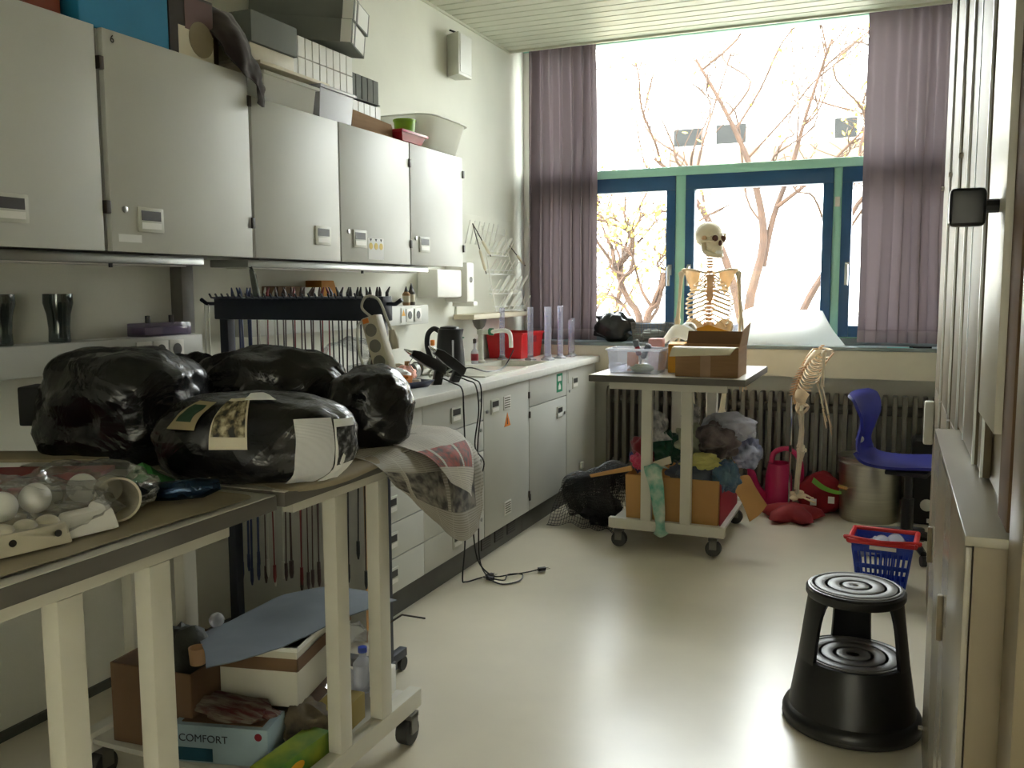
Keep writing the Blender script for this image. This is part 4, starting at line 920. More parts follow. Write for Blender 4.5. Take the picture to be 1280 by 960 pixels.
MB().lathe([(.02, 0), (.02, .0006)], 18, M4=basis((.0352, -.07, .03), (0, 1.6, 0), (0, 0, 1)) @ Matrix.Diagonal((1.5, .7, 1, 1))).build('oval_logo', 'yellow', t)
t = thing('tea_box', 'small floral printed box between the trolley posts', 'box', (1.05, 1.31, ZS), R(5)); MB().box(-.05, .045, -.055, .07, 0, .075).build('carton', photo_mat('floral_print', (120, 60, 30), (170, 150, 80), (120, 130, 50), 4), t, bevel=.002)
lump('clear_bag', 'film', 'clear plastic bag with bottles behind the floral box', 'bag', (.95, 1.50, ZS), (.11, .09, .11), 8, .25, 2)
for i, (x, y, h, lb) in enumerate([(.98, 1.44, .13, 'small clear bottle inside the shelf bag, left'), (.99, 1.53, .12, 'small clear bottle inside the shelf bag, right')]):
    t = thing('plastic_bottle', lb, 'bottle', (x, y, ZS+.001), 0, 'bottles in the shelf bag'); MB().lathe([(.028, 0), (.03, .01), (.03, h*.7), (.012, h*.88), (.012, h), (0, h)], 16).build('body', 'frost', t); MB().lathe([(.014, h), (.014, h+.015), (0, h+.016)], 12).build('cap', 'blue' if i else 'white', t)
lump('newsprint_wad', mat('printed_wad', (110, 98, 76), .85, col2=(44, 36, 30), scale=16), 'crumpled printed paper heap on the lower shelf', 'paper', (1.0, 1.22, ZS), (.09, .07, .05), 11, .35, 2.5)
lump('striped_rag', mat('striped_rag', (140, 132, 116), .9, col2=(90, 40, 36), scale=14, stretch=(1, 6, 1)), 'striped rag over the glove box', 'rag', (.87, 1.09, ZS+.1025), (.13, .06, .020), 13, .3, 3)
lump('dark_bag', mat('dark_olive_bag', (58, 60, 50), .6, bump=.4), 'dark olive bag on the cartons at the back', 'bag', (.66, 1.14, ZS+.008), (.09, .10, .15), 15, .25, 2)
t = thing('patterned_cup', 'small tan patterned cup among the dark bag folds', 'cup', (.76, 1.09, .362)); MB().lathe([(.020, 0), (.023, .045), (.021, .045), (.018, .004), (0, .004)], 16).build('cup', photo_mat('cup_print', (90, 60, 40), (190, 150, 110), (220, 200, 170), 6), t)
t = thing('glass_ball', 'small clear glass ball near the dark bag', 'ball', (.66, 1.28, .40)); MB().ball((0, 0, .0), .022, 16, 10).build('ball', 'frost', t)
for i, (y0, z, lb) in enumerate([(1.52, .19, 'loose white foam offcut at the shelf end, lower'), (1.51, .27, 'loose white foam offcut at the shelf end, upper')]):
    t = thing('foam_offcut', lb, 'foam', (1.06, y0, ZS), R(10+20*i), 'foam offcuts'); MB().box(-.03, .03, -.02, .045, 0 if i == 0 else .085, .082 if i == 0 else .20).build('block', 'white', t, bevel=.003)
t = thing('dry_twig', 'thin dark twig poking out of the shelf end', 'wire', (1.05, 1.50, .345)); MB().tube([(0, 0, -.005), (.05, .08, .03), (.09, .15, 0)], .003, 6).build('stem', 'hinge', t)

# ------------------------------------------------------------------ cable rack
t = thing('cable_rack', 'dark blue rolling rack hung with test leads', 'cable rack', (.56, 1.86, 0))
for x in (-.315, .315): MB().box(x-.018, x+.018, -.018, .018, .07, 1.255).build('post', 'darkblue', t, bevel=.003)
MB().box(-.345, .345, -.03, .03, 1.245, 1.325).build('comb_bar', 'darkblue', t, bevel=.004)
MB().box(-.345, .345, -.02, .02, .05, .08).build('base_bar', 'darkblue', t, bevel=.003)
for x in (-.30, .30):
    MB().box(x-.015, x+.015, -.14, .14, .05, .08).build('foot', 'darkblue', t, bevel=.003)
    for y in (-.125, .125): MB().tube([(x-.01, y, .025), (x+.01, y, .025)], .025, 14).build('caster', 'rubber', t)
for s_ in (-1, 1): MB().tube([(s_*.34, 0, 1.30), (s_*.385, -.02, 1.30), (s_*.41, -.02, 1.315)], .007, 6).build('side_hook', 'darkblue', t)
tooth = None
for i in range(26):
    if tooth is None: tooth = MB().tube([(0, -.03, 1.318), (0, -.07, 1.322), (0, -.08, 1.335)], .0035, 5).build('hook', 'darkblue', t); o = tooth
    else: o = tooth.copy(); C.objects.link(o); o.parent = t
    o.location = (-.32+i*.0256, 0, 0)
lead_cols = {'black': 'plug', 'red': 'red_dark', 'blue': 'box_blue', 'pale': 'handle'}
M['lead_blue'] = mat('lead_blue', (24, 44, 92), .5); M['lead_red'] = mat('lead_red', (112, 22, 28), .5); M['lead_brown'] = mat('lead_brown', (60, 36, 34), .5)
rnd = random.Random(3)
def lead(x, y, zt, zb, r, m, label):
    t = thing('test_lead', label, 'cable', (.56+x, 1.86+y, 0), 0, 'test leads on the rack')
    w = rnd.uniform(-.012, .012)
    MB().tube([(0, 0, zt), (w*.5, 0, (zt*2+zb)/3), (w, .004, (zt+2*zb)/3), (w*.6, 0, zb)], r, 5).build('wire', m, t)
    MB().tube([(w*.6, 0, zb+.045), (w*.6, 0, zb), (w*.6, 0, zb-.02)], [.006, .0065, .003], 6).build('lower_plug', m, t)
    tl = rnd.uniform(-.012, .012)
    MB().tube([(0, 0, zt-.01), (0, .0, zt+.018), (tl, 0, zt+.038)], [.006, .0055, .002], 6).build('upper_clip', m, t)
names = {'plug': 'black', 'lead_red': 'dark red', 'lead_blue': 'blue', 'lead_brown': 'brown', 'handle': 'pale'}
for i in range(34):
    x = -.325+i*.0192
    m = 'lead_blue' if i < 5 else ('handle' if i in (6, 7, 9) else ('lead_red' if i in (8, 14, 20, 21) else ('lead_brown' if i < 20 else 'plug')))
    zb = (.32 if i < 10 else (.30 if i < 22 else .36))+rnd.uniform(-.04, .04)
    if i > 24: zb = rnd.uniform(.85, 1.02) if i % 2 else rnd.uniform(.3, .45)
    lead(x, .045+.012*(i % 2), 1.318, zb, .0028 if m != 'lead_blue' else .0045, m, {'lead_blue': 'thick blue test lead at the left end of the cable rack', 'handle': 'pale thin test lead hanging left of the rack middle', 'lead_red': 'dark red test lead hanging from the cable rack', 'lead_brown': 'brown test lead hanging from the left half of the rack', 'plug': 'black test lead hanging from the right half of the rack'}[m])
for i in range(2):
    o = MB().tube([(.165+i*.018, 1.84, 1.30), (.163+i*.018, 1.84, .95), (.165+i*.018, 1.84, .6)], .0025, 5).build('thin_cable', 'handle'); tag(o, ['thin pale cable on the left side hook, outer', 'thin pale cable on the left side hook, inner'][i], 'cable', 'cables on the side hook')
# knife and scissors poking up
t = thing('cutter_knife', 'dark cutter knife sticking up behind the rack bar', 'knife', (.345, 1.90, 1.33)); MB().prism([(-.012, -.03), (.012, -.03), (.012, .07), (-.006, .10), (-.012, .09)], -.004, .004, M4=basis((0, 0, 0), (1, 0, .15), (-.15, 0, 1))).build('handle', 'grey_box', t, bevel=.002); MB().prism([(.012, .06), (-.004, .115), (-.012, .10)], -.003, .003, M4=basis((0, 0, 0), (1, 0, .15), (-.15, 0, 1))).build('cap', 'black', t)
# power strip hanging at the right end
t = thing('power_strip', 'beige four way power strip hanging from the rack end', 'power strip', (.905, 1.79, 1.19))
pm = Matrix.Rotation(R(-16), 4, 'Y')
MB().box(-.030, .030, -.022, .022, -.11, .075, pm).build('block', 'beige', t, bevel=.008)
for i in range(3): MB().lathe([(.021, 0), (.021, .002), (.017, .001), (0, .001)], 18, M4=pm @ basis((0, -.0225, .03-i*.052), (1, 0, 0), (0, 0, 1))).build('outlet', 'cab_edge', t)
MB().box(-.02, .0, -.026, -.022, .055, .07, pm).build('switch', 'orange', t)
MB().tube(smooth_path([(-.02, 0, .07), (-.055, .0, .10), (-.03, -.012, .135), (.015, -.012, .125), (.045, -.01, .06), (.06, -.005, .02)]), .0045, 8).tube(smooth_path([(-.02, 0, .07), (-.065, -.01, .04), (-.06, -.012, -.05), (-.035, -.012, -.10), (-.02, -.012, -.06)]), .0045, 8).build('cord', 'handle', t)
MB().tube([(.058, -.005, .03), (.064, -.005, .0), (.07, -.005, -.03)], [.010, .016, .012], 10).build('plug', 'beige', t)
lump('tangled_leads', 'lead_brown', 'tangled dark leads below the power strip', 'cables', (.86, 1.86, .95), (.035, .04, .10), 17, .35, 3)
# items on the worktop end seen through the leads
t = thing('white_box', 'white box on the trunking behind the rack bar', 'box', (.055, 2.595, 1.2625)); MB().box(-.045, .04, -.065, .06, 0, .095).build('carton', 'paper', t, bevel=.003)
t = thing('yellow_box', 'ochre card box on the trunking behind the rack bar', 'box', (.055, 2.715, 1.2625), 0); MB().prism([(-.055, 0), (.07, 0), (.07, .07), (.04, .125), (-.055, .125)], -.045, .04, M4=basis((0, 0, 0), (0, 1, 0), (0, 0, 1))).build('carton', mat('ochre_card', (176, 120, 44), .8), t, bevel=.002)
t = thing('brown_box', 'low brown box on the trunking left of the white box', 'box', (.055, 2.44, 1.2625)); MB().box(-.045, .04, -.085, .08, 0, .10).build('carton', 'card_dark', t, bevel=.003)
lump('clear_bag', 'film', 'clear bag of leads on the worktop behind the rack', 'bag', (.40, 2.40, ZC), (.14, .18, .13), 21, .25, 2)
t = thing('red_spool', 'red wire spool seen through the hanging leads', 'spool', (.33, 2.68, ZC))
MB().lathe([(.05, 0), (.05, .008), (.03, .01), (.03, .06), (.05, .062), (.05, .07), (0, .07)], 20).build('spool', 'red_dark', t)

# ------------------------------------------------------------------ far trolley: boxes on top
t = thing('cardboard_box', 'open brown cardboard box with flaps on the far trolley', 'box', (1.585, 3.895, ZT))
open_box('carton', 'card', t, (-.155, .155, -.135, .135), (-.155, .155, -.135, .135), 0, .15, .004)
MB().patch([[(-.155, -.136, .150), (.155, -.136, .150)], [(-.162, -.175, .146), (.145, -.175, .148)], [(-.170, -.205, .105), (.125, -.205, .118)]], 8, 6, 0, 1, 0, .004).build('front_flap', 'cream', t)  # cream colour stands in for window light on the flap's upturned inside
MB().patch([[(-.155, .135, .150), (.155, .135, .150)], [(-.15, .150, .215), (.15, .150, .215)]], 4, 4, 0, 1, 0, .004).build('back_flap', 'card_dark', t)
MB().patch([[(.155, -.13, .150), (.155, .13, .150)], [(.168, -.10, .23), (.172, .12, .265)]], 4, 4, 0, 1, 0, .004).build('side_flap', 'card', t)
MB().box(-.03, .02, -.1362, -.1352, 0, .13).build('tape_strip', mat('tape', (170, 140, 110), .3), t)
t = thing('plastic_box', 'clear plastic box of tools on the far trolley', 'box', (1.20, 3.90, ZT))
open_box('tub', 'clear', t, (-.125, .125, -.08, .08), (-.14, .14, -.095, .095), 0, .13, .003, .006, 'frost')
def tool(label, loc, top, c1, c2):
    t = thing('screwdriver', label, 'tool', loc, 0, 'tools in the clear plastic box'); p = Vector((0, 0, 0)); q = Vector(top); 
    MB().tube([p, p.lerp(q, .5)], .004, 8).build('shaft', 'alu', t)
    MB().tube([p.lerp(q, .5), p.lerp(q, .55), p.lerp(q, .8), p.lerp(q, .97), q], [.009, .015, .013, .016, .008], 12).build('grip', c1, t)
    MB().tube([p.lerp(q, .78), p.lerp(q, .97), q.lerp(p, -.01)], [.0145, .0172, .009], 12).build('grip_end', c2, t)
M['grip_grey'] = mat('grip_grey', (96, 100, 106), .5)
tool('red and grey tool handle standing up in the plastic box', (1.23, 3.90, ZT+.006), (-.045, .0, .165), 'red_dark', 'grip_grey')
tool('dark grey tool handle leaning right in the plastic box', (1.20, 3.87, ZT+.006), (.07, -.01, .145), 'grip_grey', 'grip_grey')
t = thing('orange_card', 'orange card standing in the clear plastic box', 'card', (1.165, 3.93, ZT+.004)); MB().box(-.03, .03, -.002, .002, .03, .10).box(-.03, .03, -.002, .002, 0, .03).build('card', 'orange', t)
t = thing('clear_vial', 'small bluish bottle lying in the plastic box', 'bottle', (1.12, 3.85, ZT+.03), R(10)); MB().lathe([(.022, -.03), (.024, 0), (.022, .05), (.01, .06), (.01, .08), (0, .08)], 14, M4=basis((-.03, 0, 0), (0, 1, 0), (0, 0, 1))).build('body', 'cyl', t)
lump('green_wad', mat('olive_wad', (140, 148, 96), .8), 'olive paper wad at the bottom of the plastic box', 'paper', (1.23, 3.875, ZT+.0035), (.06, .035, .022), 31, .3, 3)
t = thing('yellow_box', 'bright yellow box between the plastic box and the cardboard box', 'box', (1.375, 4.06, ZT), R(8)); MB().box(-.04, .04, -.12, .12, 0, .15).build('carton', 'yellow', t, bevel=.003)
for i, (c, lb) in enumerate([('cream', 'cream paper booklet fanned out behind the plastic box'), ('sheet', 'white paper sheet curled behind the plastic box'), ('kraft', 'brownish paper page fanned out lowest behind the plastic box')]):
    a = .2*i
    o = MB().patch([[(1.25+.03*i, 4.12+.04*i, ZT+.10), (1.33+.02*i, 4.14+.04*i, ZT+.17), (1.40, 4.14+.04*i, ZT+.155)], [(1.24+.04*i, 4.22+.04*i, ZT+.14-.01*i), (1.32+.03*i, 4.24+.04*i, ZT+.24), (1.43, 4.24+.04*i, ZT+.20)]], 8, 10, .006, 10, i, .002).build('paper_sheet', c, None, smooth=50); tag(o, lb, 'paper', 'loose papers on the far trolley')
t = thing('book_stack', 'stack of books behind the boxes on the far trolley', 'books', (1.36, 4.26, ZT)); MB().box(-.13, .13, -.10, .10, 0, .09).build('lower_book', 'kraft', t, bevel=.003)
o = MB().ball((0, 0, 0), (.045, .045, .04), 20, 12).build('foam_ball', 'white', None, smooth=80); o.location = (1.37, 4.36, ZT+.21); tag(o, 'white foam ball on the papers of the far trolley', 'ball')
t = thing('pink_tissue_pack', 'pink wrapped pack among the papers of the far trolley', 'pack', (1.25, 4.10, ZT)); MB().box(-.04, .04, -.03, .03, 0, .17).build('pack', mat('pink_wrap', (226, 170, 168), .6), t, bevel=.01)
t = thing('yellow_folder', 'yellow folder standing behind the cardboard box', 'folder', (1.50, 4.35, ZT)); MB().prism([(-.10, 0), (.11, 0), (.10, .20), (-.02, .235), (-.10, .21)], -.005, .005, M4=basis((0, 0, 0), (1, 0, 0), (0, 0, 1))).build('cover', 'yellow', t)

# ------------------------------------------------------------------ far trolley: box of fabric on the lower shelf
t = thing('fabric_box', 'long tan cardboard box full of fabric on the far trolley shelf', 'box', (1.41, 4.10, .1405))
open_box('carton', 'card_tan', t, (-.245, .235, -.275, .28), (-.25, .24, -.28, .285), 0, .235, .005)
MB().box(.242, .245, -.27, .28, .0, .22).build('red_side', mat('dark_pink_card', (160, 24, 46), .6), t)
def fabric(label, loc, r, seed, m, amp=.42, freq=1.9, rz=0.):
    def fn(d):
        q = d*freq+Vector((seed*3.1, seed, 0)); ax = Vector((math.sin(seed*2.3), math.cos(seed*1.7), .6*math.sin(seed))).normalized()
        w = d.dot(ax)*9+3.5*noise.noise(q*.8); fold = abs(math.sin(w))
        return 1+amp*.8*noise.noise(q)+amp*.35*noise.noise(q*2)+.17*fold-.08+.05*abs(noise.noise(q*5))
    mb = MB().ball((0, 0, 0), r, 56, 34, fn); o = mb.build('fabric', m, None, smooth=70); o.location = loc; o.rotation_euler = (0, 0, rz)
    return tag(o, label, 'fabric', 'fabrics heaped in the box')
def fm(n, c, c2=None, scale=8, **k): M[n] = mat(n, c, .9, var=.12, col2=c2, scale=scale, bump=.25, bscale=30, sheen=.2, **k); return n
fabric('white patterned fabric peaking at the left of the heap', (1.27, 4.02, .60), (.06, .07, .085), 1, fm('f_white', (196, 192, 186), (120, 120, 122), 30))
fabric('dark red fabric at the left of the heap', (1.235, 3.98, .50), (.075, .08, .075), 2, fm('f_red', (112, 20, 30)))
fabric('dark green fabric beside the dark red one', (1.34, 3.98, .50), (.08, .09, .085), 3, fm('f_green', (22, 74, 54)))
fabric('white fabric tip at the top of the heap', (1.445, 4.08, .66), (.045, .05, .07), 4, 'f_white')
fabric('pale green grey fabric in the heap middle', (1.46, 4.0, .54), (.07, .09, .085), 5, fm('f_pale', (160, 164, 136)))
fabric('dark brown patterned fabric right of the heap middle', (1.58, 4.02, .54), (.12, .10, .085), 6, fm('f_dark', (58, 50, 50), (120, 106, 104), 18))
fabric('translucent grey white fabric at the heap right', (1.64, 4.14, .60), (.13, .12, .08), 7, fm('f_grey', (176, 176, 186)))
fabric('yellow fabric lying at the front of the heap', (1.545, 3.90, .45), (.10, .06, .045), 8, fm('f_yellow', (196, 190, 110)))
fabric('grey blue fabric over the box front edge', (1.50, 3.90, .385), (.13, .07, .07), 9, fm('f_slate', (78, 86, 98)))
fabric('blue fabric hanging at the right box corner', (1.665, 3.90, .39), (.07, .07, .08), 10, fm('f_blue', (40, 68, 110), (90, 120, 130), 9))
fabric('navy fabric with white edge at the far right of the heap', (1.74, 4.14, .47), (.07, .09, .075), 11, fm('f_navy', (34, 40, 104), (180, 186, 210), 5))
fabric('royal blue fabric at the far left of the heap', (1.19, 4.06, .42), (.055, .09, .075), 12, fm('f_royal', (30, 38, 110)))
fabric('pink fabric scrap at the far left of the heap', (1.20, 3.94, .43), (.04, .05, .04), 13, fm('f_pink', (200, 70, 100)))
o = MB().patch([[(1.25, 3.90, .53), (1.31, 3.88, .55), (1.39, 3.90, .56)], [(1.265, 3.92, .62), (1.30, 3.90, .62), (1.345, 3.92, .60)], [(1.28, 3.94, .70), (1.285, 3.935, .705), (1.295, 3.94, .695)]], 12, 12, .006, 14, 2, .003).build('fabric', 'f_white', None, smooth=60); tag(o, 'pointed white patterned cloth rising at the left of the heap', 'fabric', 'fabrics heaped in the box')
o = MB().patch([[(1.28, 3.86, .42), (1.33, 3.85, .43), (1.38, 3.86, .41)], [(1.28, 3.735, .44), (1.335, 3.73, .45), (1.375, 3.735, .43)], [(1.315, 3.725, .33), (1.345, 3.72, .34), (1.39, 3.725, .33)], [(1.335, 3.73, .22), (1.36, 3.72, .22), (1.395, 3.73, .22)], [(1.35, 3.72, .13), (1.375, 3.715, .12), (1.40, 3.72, .13)], [(1.335, 3.722, .10), (1.38, 3.715, .085), (1.42, 3.722, .11)]], 30, 10, .010, 16, 3, .003).build('fabric', mat('tie_dye', (70, 160, 136), .9, col2=(196, 206, 186), scale=14), None, smooth=60)
tag(o, 'green and white tie dyed strip hanging over the trolley rail', 'fabric', 'fabrics heaped in the box')
o = MB().patch([[(1.28, 3.82, .44), (1.40, 3.81, .49)], [(1.285, 3.81, .41), (1.41, 3.80, .455)]], 3, 4, 0, 1, 0, .004).build('fabric_tape', 'cream', None); tag(o, 'cream cloth tape lying across the dark green fabric', 'tape')
o = MB().patch([[(1.665, 3.93, .36), (1.75, 3.98, .385), (1.77, 4.02, .37)], [(1.735, 3.94, .27), (1.79, 3.98, .29), (1.82, 4.01, .29)], [(1.785, 3.95, .15), (1.83, 3.98, .185), (1.865, 4.0, .235)]], 8, 8, .003, 8, 2, .005).build('cardboard_flap', 'card_tan', None, smooth=30); tag(o, 'torn tan cardboard piece hanging out at the right of the fabric box', 'cardboard')
o = MB().patch([[(.90, 4.02, .315), (1.18, 3.86, .415)], [(.91, 4.02, .30), (1.19, 3.86, .39)]], 2, 5, 0, 1, 0, .006).build('cardboard_strip', 'card_tan', None); tag(o, 'tan cardboard strip poking out left into the netting', 'cardboard')

# ------------------------------------------------------------------ rolled black netting
def netting(name, label, fn, nu, nv, th=.0022, m='plug', cat='netting'):
    mb = MB(); vs = [fn(i/nu, j/nv) for i in range(nu+1) for j in range(nv+1)]; w = nv+1
    fs = [(i*w+j, i*w+j+1, (i+1)*w+j+1, (i+1)*w+j) for i in range(nu) for j in range(nv)]
    o = mb.add(vs, fs).build(name, m, None, smooth=0)
    wf = o.modifiers.new('wire', 'WIREFRAME'); wf.thickness = th*1.25; wf.use_replace = True; wf.use_boundary = True
    return tag(o, label, cat)
def roll(u, v):
    a = u*5.2*PI; r = .155*(1-.07*u*3)+.02*math.sin(v*9+u*7); x = .69+.36*v; y = 4.28-.20*v
    r *= (.75+.5*v)
    return (x+.02*math.sin(a*2), y+r*math.cos(a)*.85, .155*(.8+.45*v)+r*math.sin(a)*.98+.004)
netting('netting_roll', 'black wire netting rolled up between worktop and far trolley', roll, 130, 44)
def loose(u, v):
    x = .665+.40*u; y = 4.46-.50*v+.05*math.sin(u*4); z = .02+.34*math.sin(min(1, v*1.05)*PI)*(.45+.55*u)+.03*noise.noise(Vector((u*5, v*5, 1)))
    return (x, y, max(z, .004))
netting('netting_sheet', 'loose flap of black wire netting spilling over the floor', loose, 26, 34)
lump('dark_felt', 'black_matt', 'black felt bundle inside the netting roll', 'felt', (.93, 4.15, .003), (.10, .12, .09), 41, .5, 2)

# ------------------------------------------------------------------ skeletons
def skeleton(loc, rz, s, label, headless=False, z0=.0, lean=0., stand=True, armspread=0., headturn=0., pel=0.):
    t = thing('skeleton_model', label, 'skeleton', loc, rz)
    nb = 'bone'; sh = Matrix.Translation((0, 0, z0)) @ Matrix.Diagonal((s, s, s, 1))
    def B(mb, name, m=nb, par=t, smooth=60):
        mb.v = [tuple(sh @ Vector(bend(p, name in ('humerus', 'radius_bone', 'ulna', 'hand'), name))) for p in mb.v]; return mb.build(name, m, par, smooth=smooth)
    def bend(p, arm=False, part=''):
        x, y, z = p
        if part in ('pelvis_half', 'sacrum'): z += pel
        if lean and (z > .92 or arm): h = (1.315 if arm else z)-.92; y = y+lean*h*(.35+1.1*h)
        return (x, y, z)
    # spine
    for i in range(17):
        z = .945+i*.0235; y = .045+.018*math.sin((z-.9)*8)
        B(MB().lathe([(.020, -.0095), (.0165, 0), (.020, .0095), (0, .0095)], 10, (0, y, z)).tube([(0, y+.015, z), (0, y+.05, z-.012)], [.008, .004], 6).tube([(-.032, y+.012, z), (.032, y+.012, z)], .005, 5), 'vertebra', 'bone_brown')
    if not headless or True:
        for i in range(6 if not headless else 2):
            z = 1.350+i*.0165; B(MB().lathe([(.017, -.0065), (.014, 0), (.017, .0065), (0, .0065)], 10, (0, .045-.003*i, z)).tube([(-.025, .05, z), (.025, .05, z)], .004, 5), 'vertebra', 'bone_brown')
    # ribs
    for i in range(11):
        z = 1.325-i*(.0275 if pel else .031); w = [.062, .092, .112, .124, .132, .136, .136, .132, .124, .112, .098][i]; dpt = .078+.02*min(i, 5)/5
        for sd_ in (-1, 1):
            pts = []; amax = 1.0 if i < 8 else (.72 if i < 10 else .55)
            for k in range(13):
                q = k/12*amax; a = PI/2-q*PI*.97
                xx = sd_*(w*math.cos(a) if k else .012); xx = sd_*max(abs(xx), .02)
                yy = .055*max(0, math.sin(a))-dpt*max(0, -math.sin(a)); zz = z-.055*q-.055*math.sin(q*PI/1.0)*.5+(.03*max(0, q-.75)*4 if i > 2 and i < 8 else 0)
                pts.append((xx, yy, zz))
            B(MB().tube(smooth_path(pts, 2), .0052, 6), 'rib')
    B(MB().prism([(-.022, 0), (.022, 0), (.018, -.045), (.016, -.05), (.020, -.13), (.008, -.165), (-.008, -.165), (-.020, -.13), (-.016, -.05), (-.018, -.045)], -.005, .005, M4=basis((0, -.094, 1.305), (1, 0, 0), (0, -.12, 1))), 'sternum', 'bone_brown', smooth=30)
    for sd_ in (-1, 1):
        B(MB().tube(smooth_path([(sd_*.018, -.085, 1.31), (sd_*.07, -.07, 1.325), (sd_*.12, -.03, 1.335), (sd_*.155, .005, 1.335)], 4), .0065, 8), 'clavicle')
        B(MB().patch([[(sd_*.055, .085, 1.33), (sd_*.10, .085, 1.335), (sd_*.15, .03, 1.34)], [(sd_*.06, .095, 1.26), (sd_*.10, .09, 1.27), (sd_*.135, .05, 1.28)], [(sd_*.085, .09, 1.19), (sd_*.095, .088, 1.19), (sd_*.10, .085, 1.20)]], 8, 8, 0, 1, 0, .006).ball((sd_*.15, .015, 1.325), (.018, .02, .02), 10, 8), 'scapula', 'bone')
        ax = armspread
        S0 = Vector((sd_*.165, .01, 1.315)); E_ = Vector((sd_*(.185+ax), .015, 1.03)); W_ = Vector((sd_*(.20+ax), -.04, .80))
        B(MB().tube([S0+Vector((0, 0, .012)), S0, S0.lerp(E_, .12), S0.lerp(E_, .5), S0.lerp(E_, .9), E_], [.010, .021, .013, .0105, .013, .019], 10), 'humerus', 'bone_skull')
        B(MB().tube([E_+Vector((.008, .01, .01)), E_.lerp(W_, .1)+Vector((.008, .005, 0)), E_.lerp(W_, .5)+Vector((.015, 0, 0)), W_+Vector((.012, 0, 0))], [.011, .008, .0065, .009], 8), 'radius_bone', 'bone_skull')
        B(MB().tube([E_+Vector((-.008, .012, .012)), E_.lerp(W_, .1)+Vector((-.008, .005, 0)), E_.lerp(W_, .5)+Vector((-.013, 0, 0)), W_+Vector((-.012, 0, 0))], [.012, .008, .006, .007], 8), 'ulna', 'bone_skull')
        hnd = MB().ball(tuple(W_+Vector((0, 0, -.018))), (.020, .010, .014), 10, 6)
        for f in range(5):
            fx = (f-2)*.011; L_ = (.10, .145, .155, .145, .12)[f] if f else .085
            p = W_+Vector((fx*.6, 0, -.028)); e = W_+Vector((fx*1.6-(.02*sd_ if f == (0 if sd_ > 0 else 4) else 0), -.03, -.028-L_))
            hnd.tube([p, p.lerp(e, .45), p.lerp(e, .47), p.lerp(e, .72), p.lerp(e, .74), e], [.0055, .0042, .0052, .0036, .0046, .003], 6)
        B(hnd, 'hand')
        # pelvis half
        pv = MB().patch([[(sd_*.03, .055, .955), (sd_*.075, .05, .995), (sd_*.125, .0, .99), (sd_*.135, -.05, .955)], [(sd_*.035, .05, .92), (sd_*.075, .05, .93), (sd_*.115, .015, .92), (sd_*.12, -.035, .905)], [(sd_*.05, .04, .89), (sd_*.075, .03, .88), (sd_*.095, .005, .87), (sd_*.095, -.025, .865)]], 10, 10, 0, 1, 0, .010)
        pv.ball((sd_*.09, .0, .855), (.027, .03, .03), 12, 8).tube(smooth_path([(sd_*.09, -.01, .85), (sd_*.05, -.055, .845), (sd_*.006, -.065, .83)], 4), .010, 8).tube(smooth_path([(sd_*.085, .02, .845), (sd_*.075, .03, .80), (sd_*.05, .0, .775), (sd_*.02, -.045, .80), (sd_*.008, -.062, .825)], 4), .010, 8)
        B(pv, 'pelvis_half')
        # leg
        Hh = Vector((sd_*.095, .0, .855+pel)); K = Vector((sd_*.085, -.01, .455)); A = Vector((sd_*.085, .015, .085))
        B(MB().tube([Hh+Vector((0, 0, .0)), Hh+Vector((sd_*.03, .0, -.02)), Hh+Vector((sd_*.05, .005, -.04)), Hh.lerp(K, .2)+Vector((sd_*.03, 0, 0)), Hh.lerp(K, .55)+Vector((sd_*.012, -.01, 0)), Hh.lerp(K, .88), K+Vector((0, 0, .015)), K], [.020, .013, .021, .015, .0125, .016, .029, .026], 12), 'femur', 'bone_skull')
        B(MB().ball(tuple(K+Vector((0, -.035, .01))), (.018, .010, .020), 10, 8), 'kneecap', 'bone_skull')
        B(MB().tube([K+Vector((0, 0, -.008)), K+Vector((0, 0, -.035)), K.lerp(A, .25), K.lerp(A, .7), A.lerp(K, .06), A], [.030, .025, .015, .011, .015, .017], 12), 'tibia', 'bone_skull')
        B(MB().tube([K+Vector((sd_*.026, .01, -.035)), K.lerp(A, .5)+Vector((sd_*.022, .008, 0)), A+Vector((sd_*.018, .005, -.01))], [.008, .0055, .009], 8), 'fibula', 'bone_skull')
        ft = MB().ball(tuple(A+Vector((0, .025, -.045))), (.022, .038, .024), 12, 8).ball(tuple(A+Vector((0, -.03, -.028))), (.024, .045, .02), 12, 8)
        for f in range(5):
            fx = (f-2)*.013; ft.tube([A+Vector((fx*.7, -.05, -.035)), A+Vector((fx, -.11, -.062)), A+Vector((fx*1.1, -.155+abs(f-1)*.008, -.074))], [.007, .0055, .005], 6)
        B(ft, 'foot')
    B(MB().prism([(-.035, .05), (.035, .05), (.012, -.06), (-.012, -.06)], -.012, .012, M4=basis((0, .058, .915), (1, 0, 0), (0, .15, 1))), 'sacrum', 'bone_brown')
    if not headless:
        hz = 1.455; hm = Matrix.Translation((0, .02, hz)) @ Matrix.Rotation(headturn, 4, 'Z')
        sk_ = MB().ball((0, .018, .085), (.072, .092, .078), 28, 18, lambda d: 1+.06*max(0, d.y)*max(0, d.z)-.10*max(0, -d.y)*max(0, -d.z)-.05*abs(d.x)**4*max(0, -d.z), hm)
        sk_.ball((0, -.040, .040), (.056, .046, .062), 20, 14, lambda d: 1-.10*abs(d.x)*max(0, -d.z), hm)
        sk_.ball((0, -.056, .004), (.036, .034, .040), 16, 10, None, hm); sk_.ball((0, -.02, .0), (.046, .04, .035), 16, 10, None, hm)
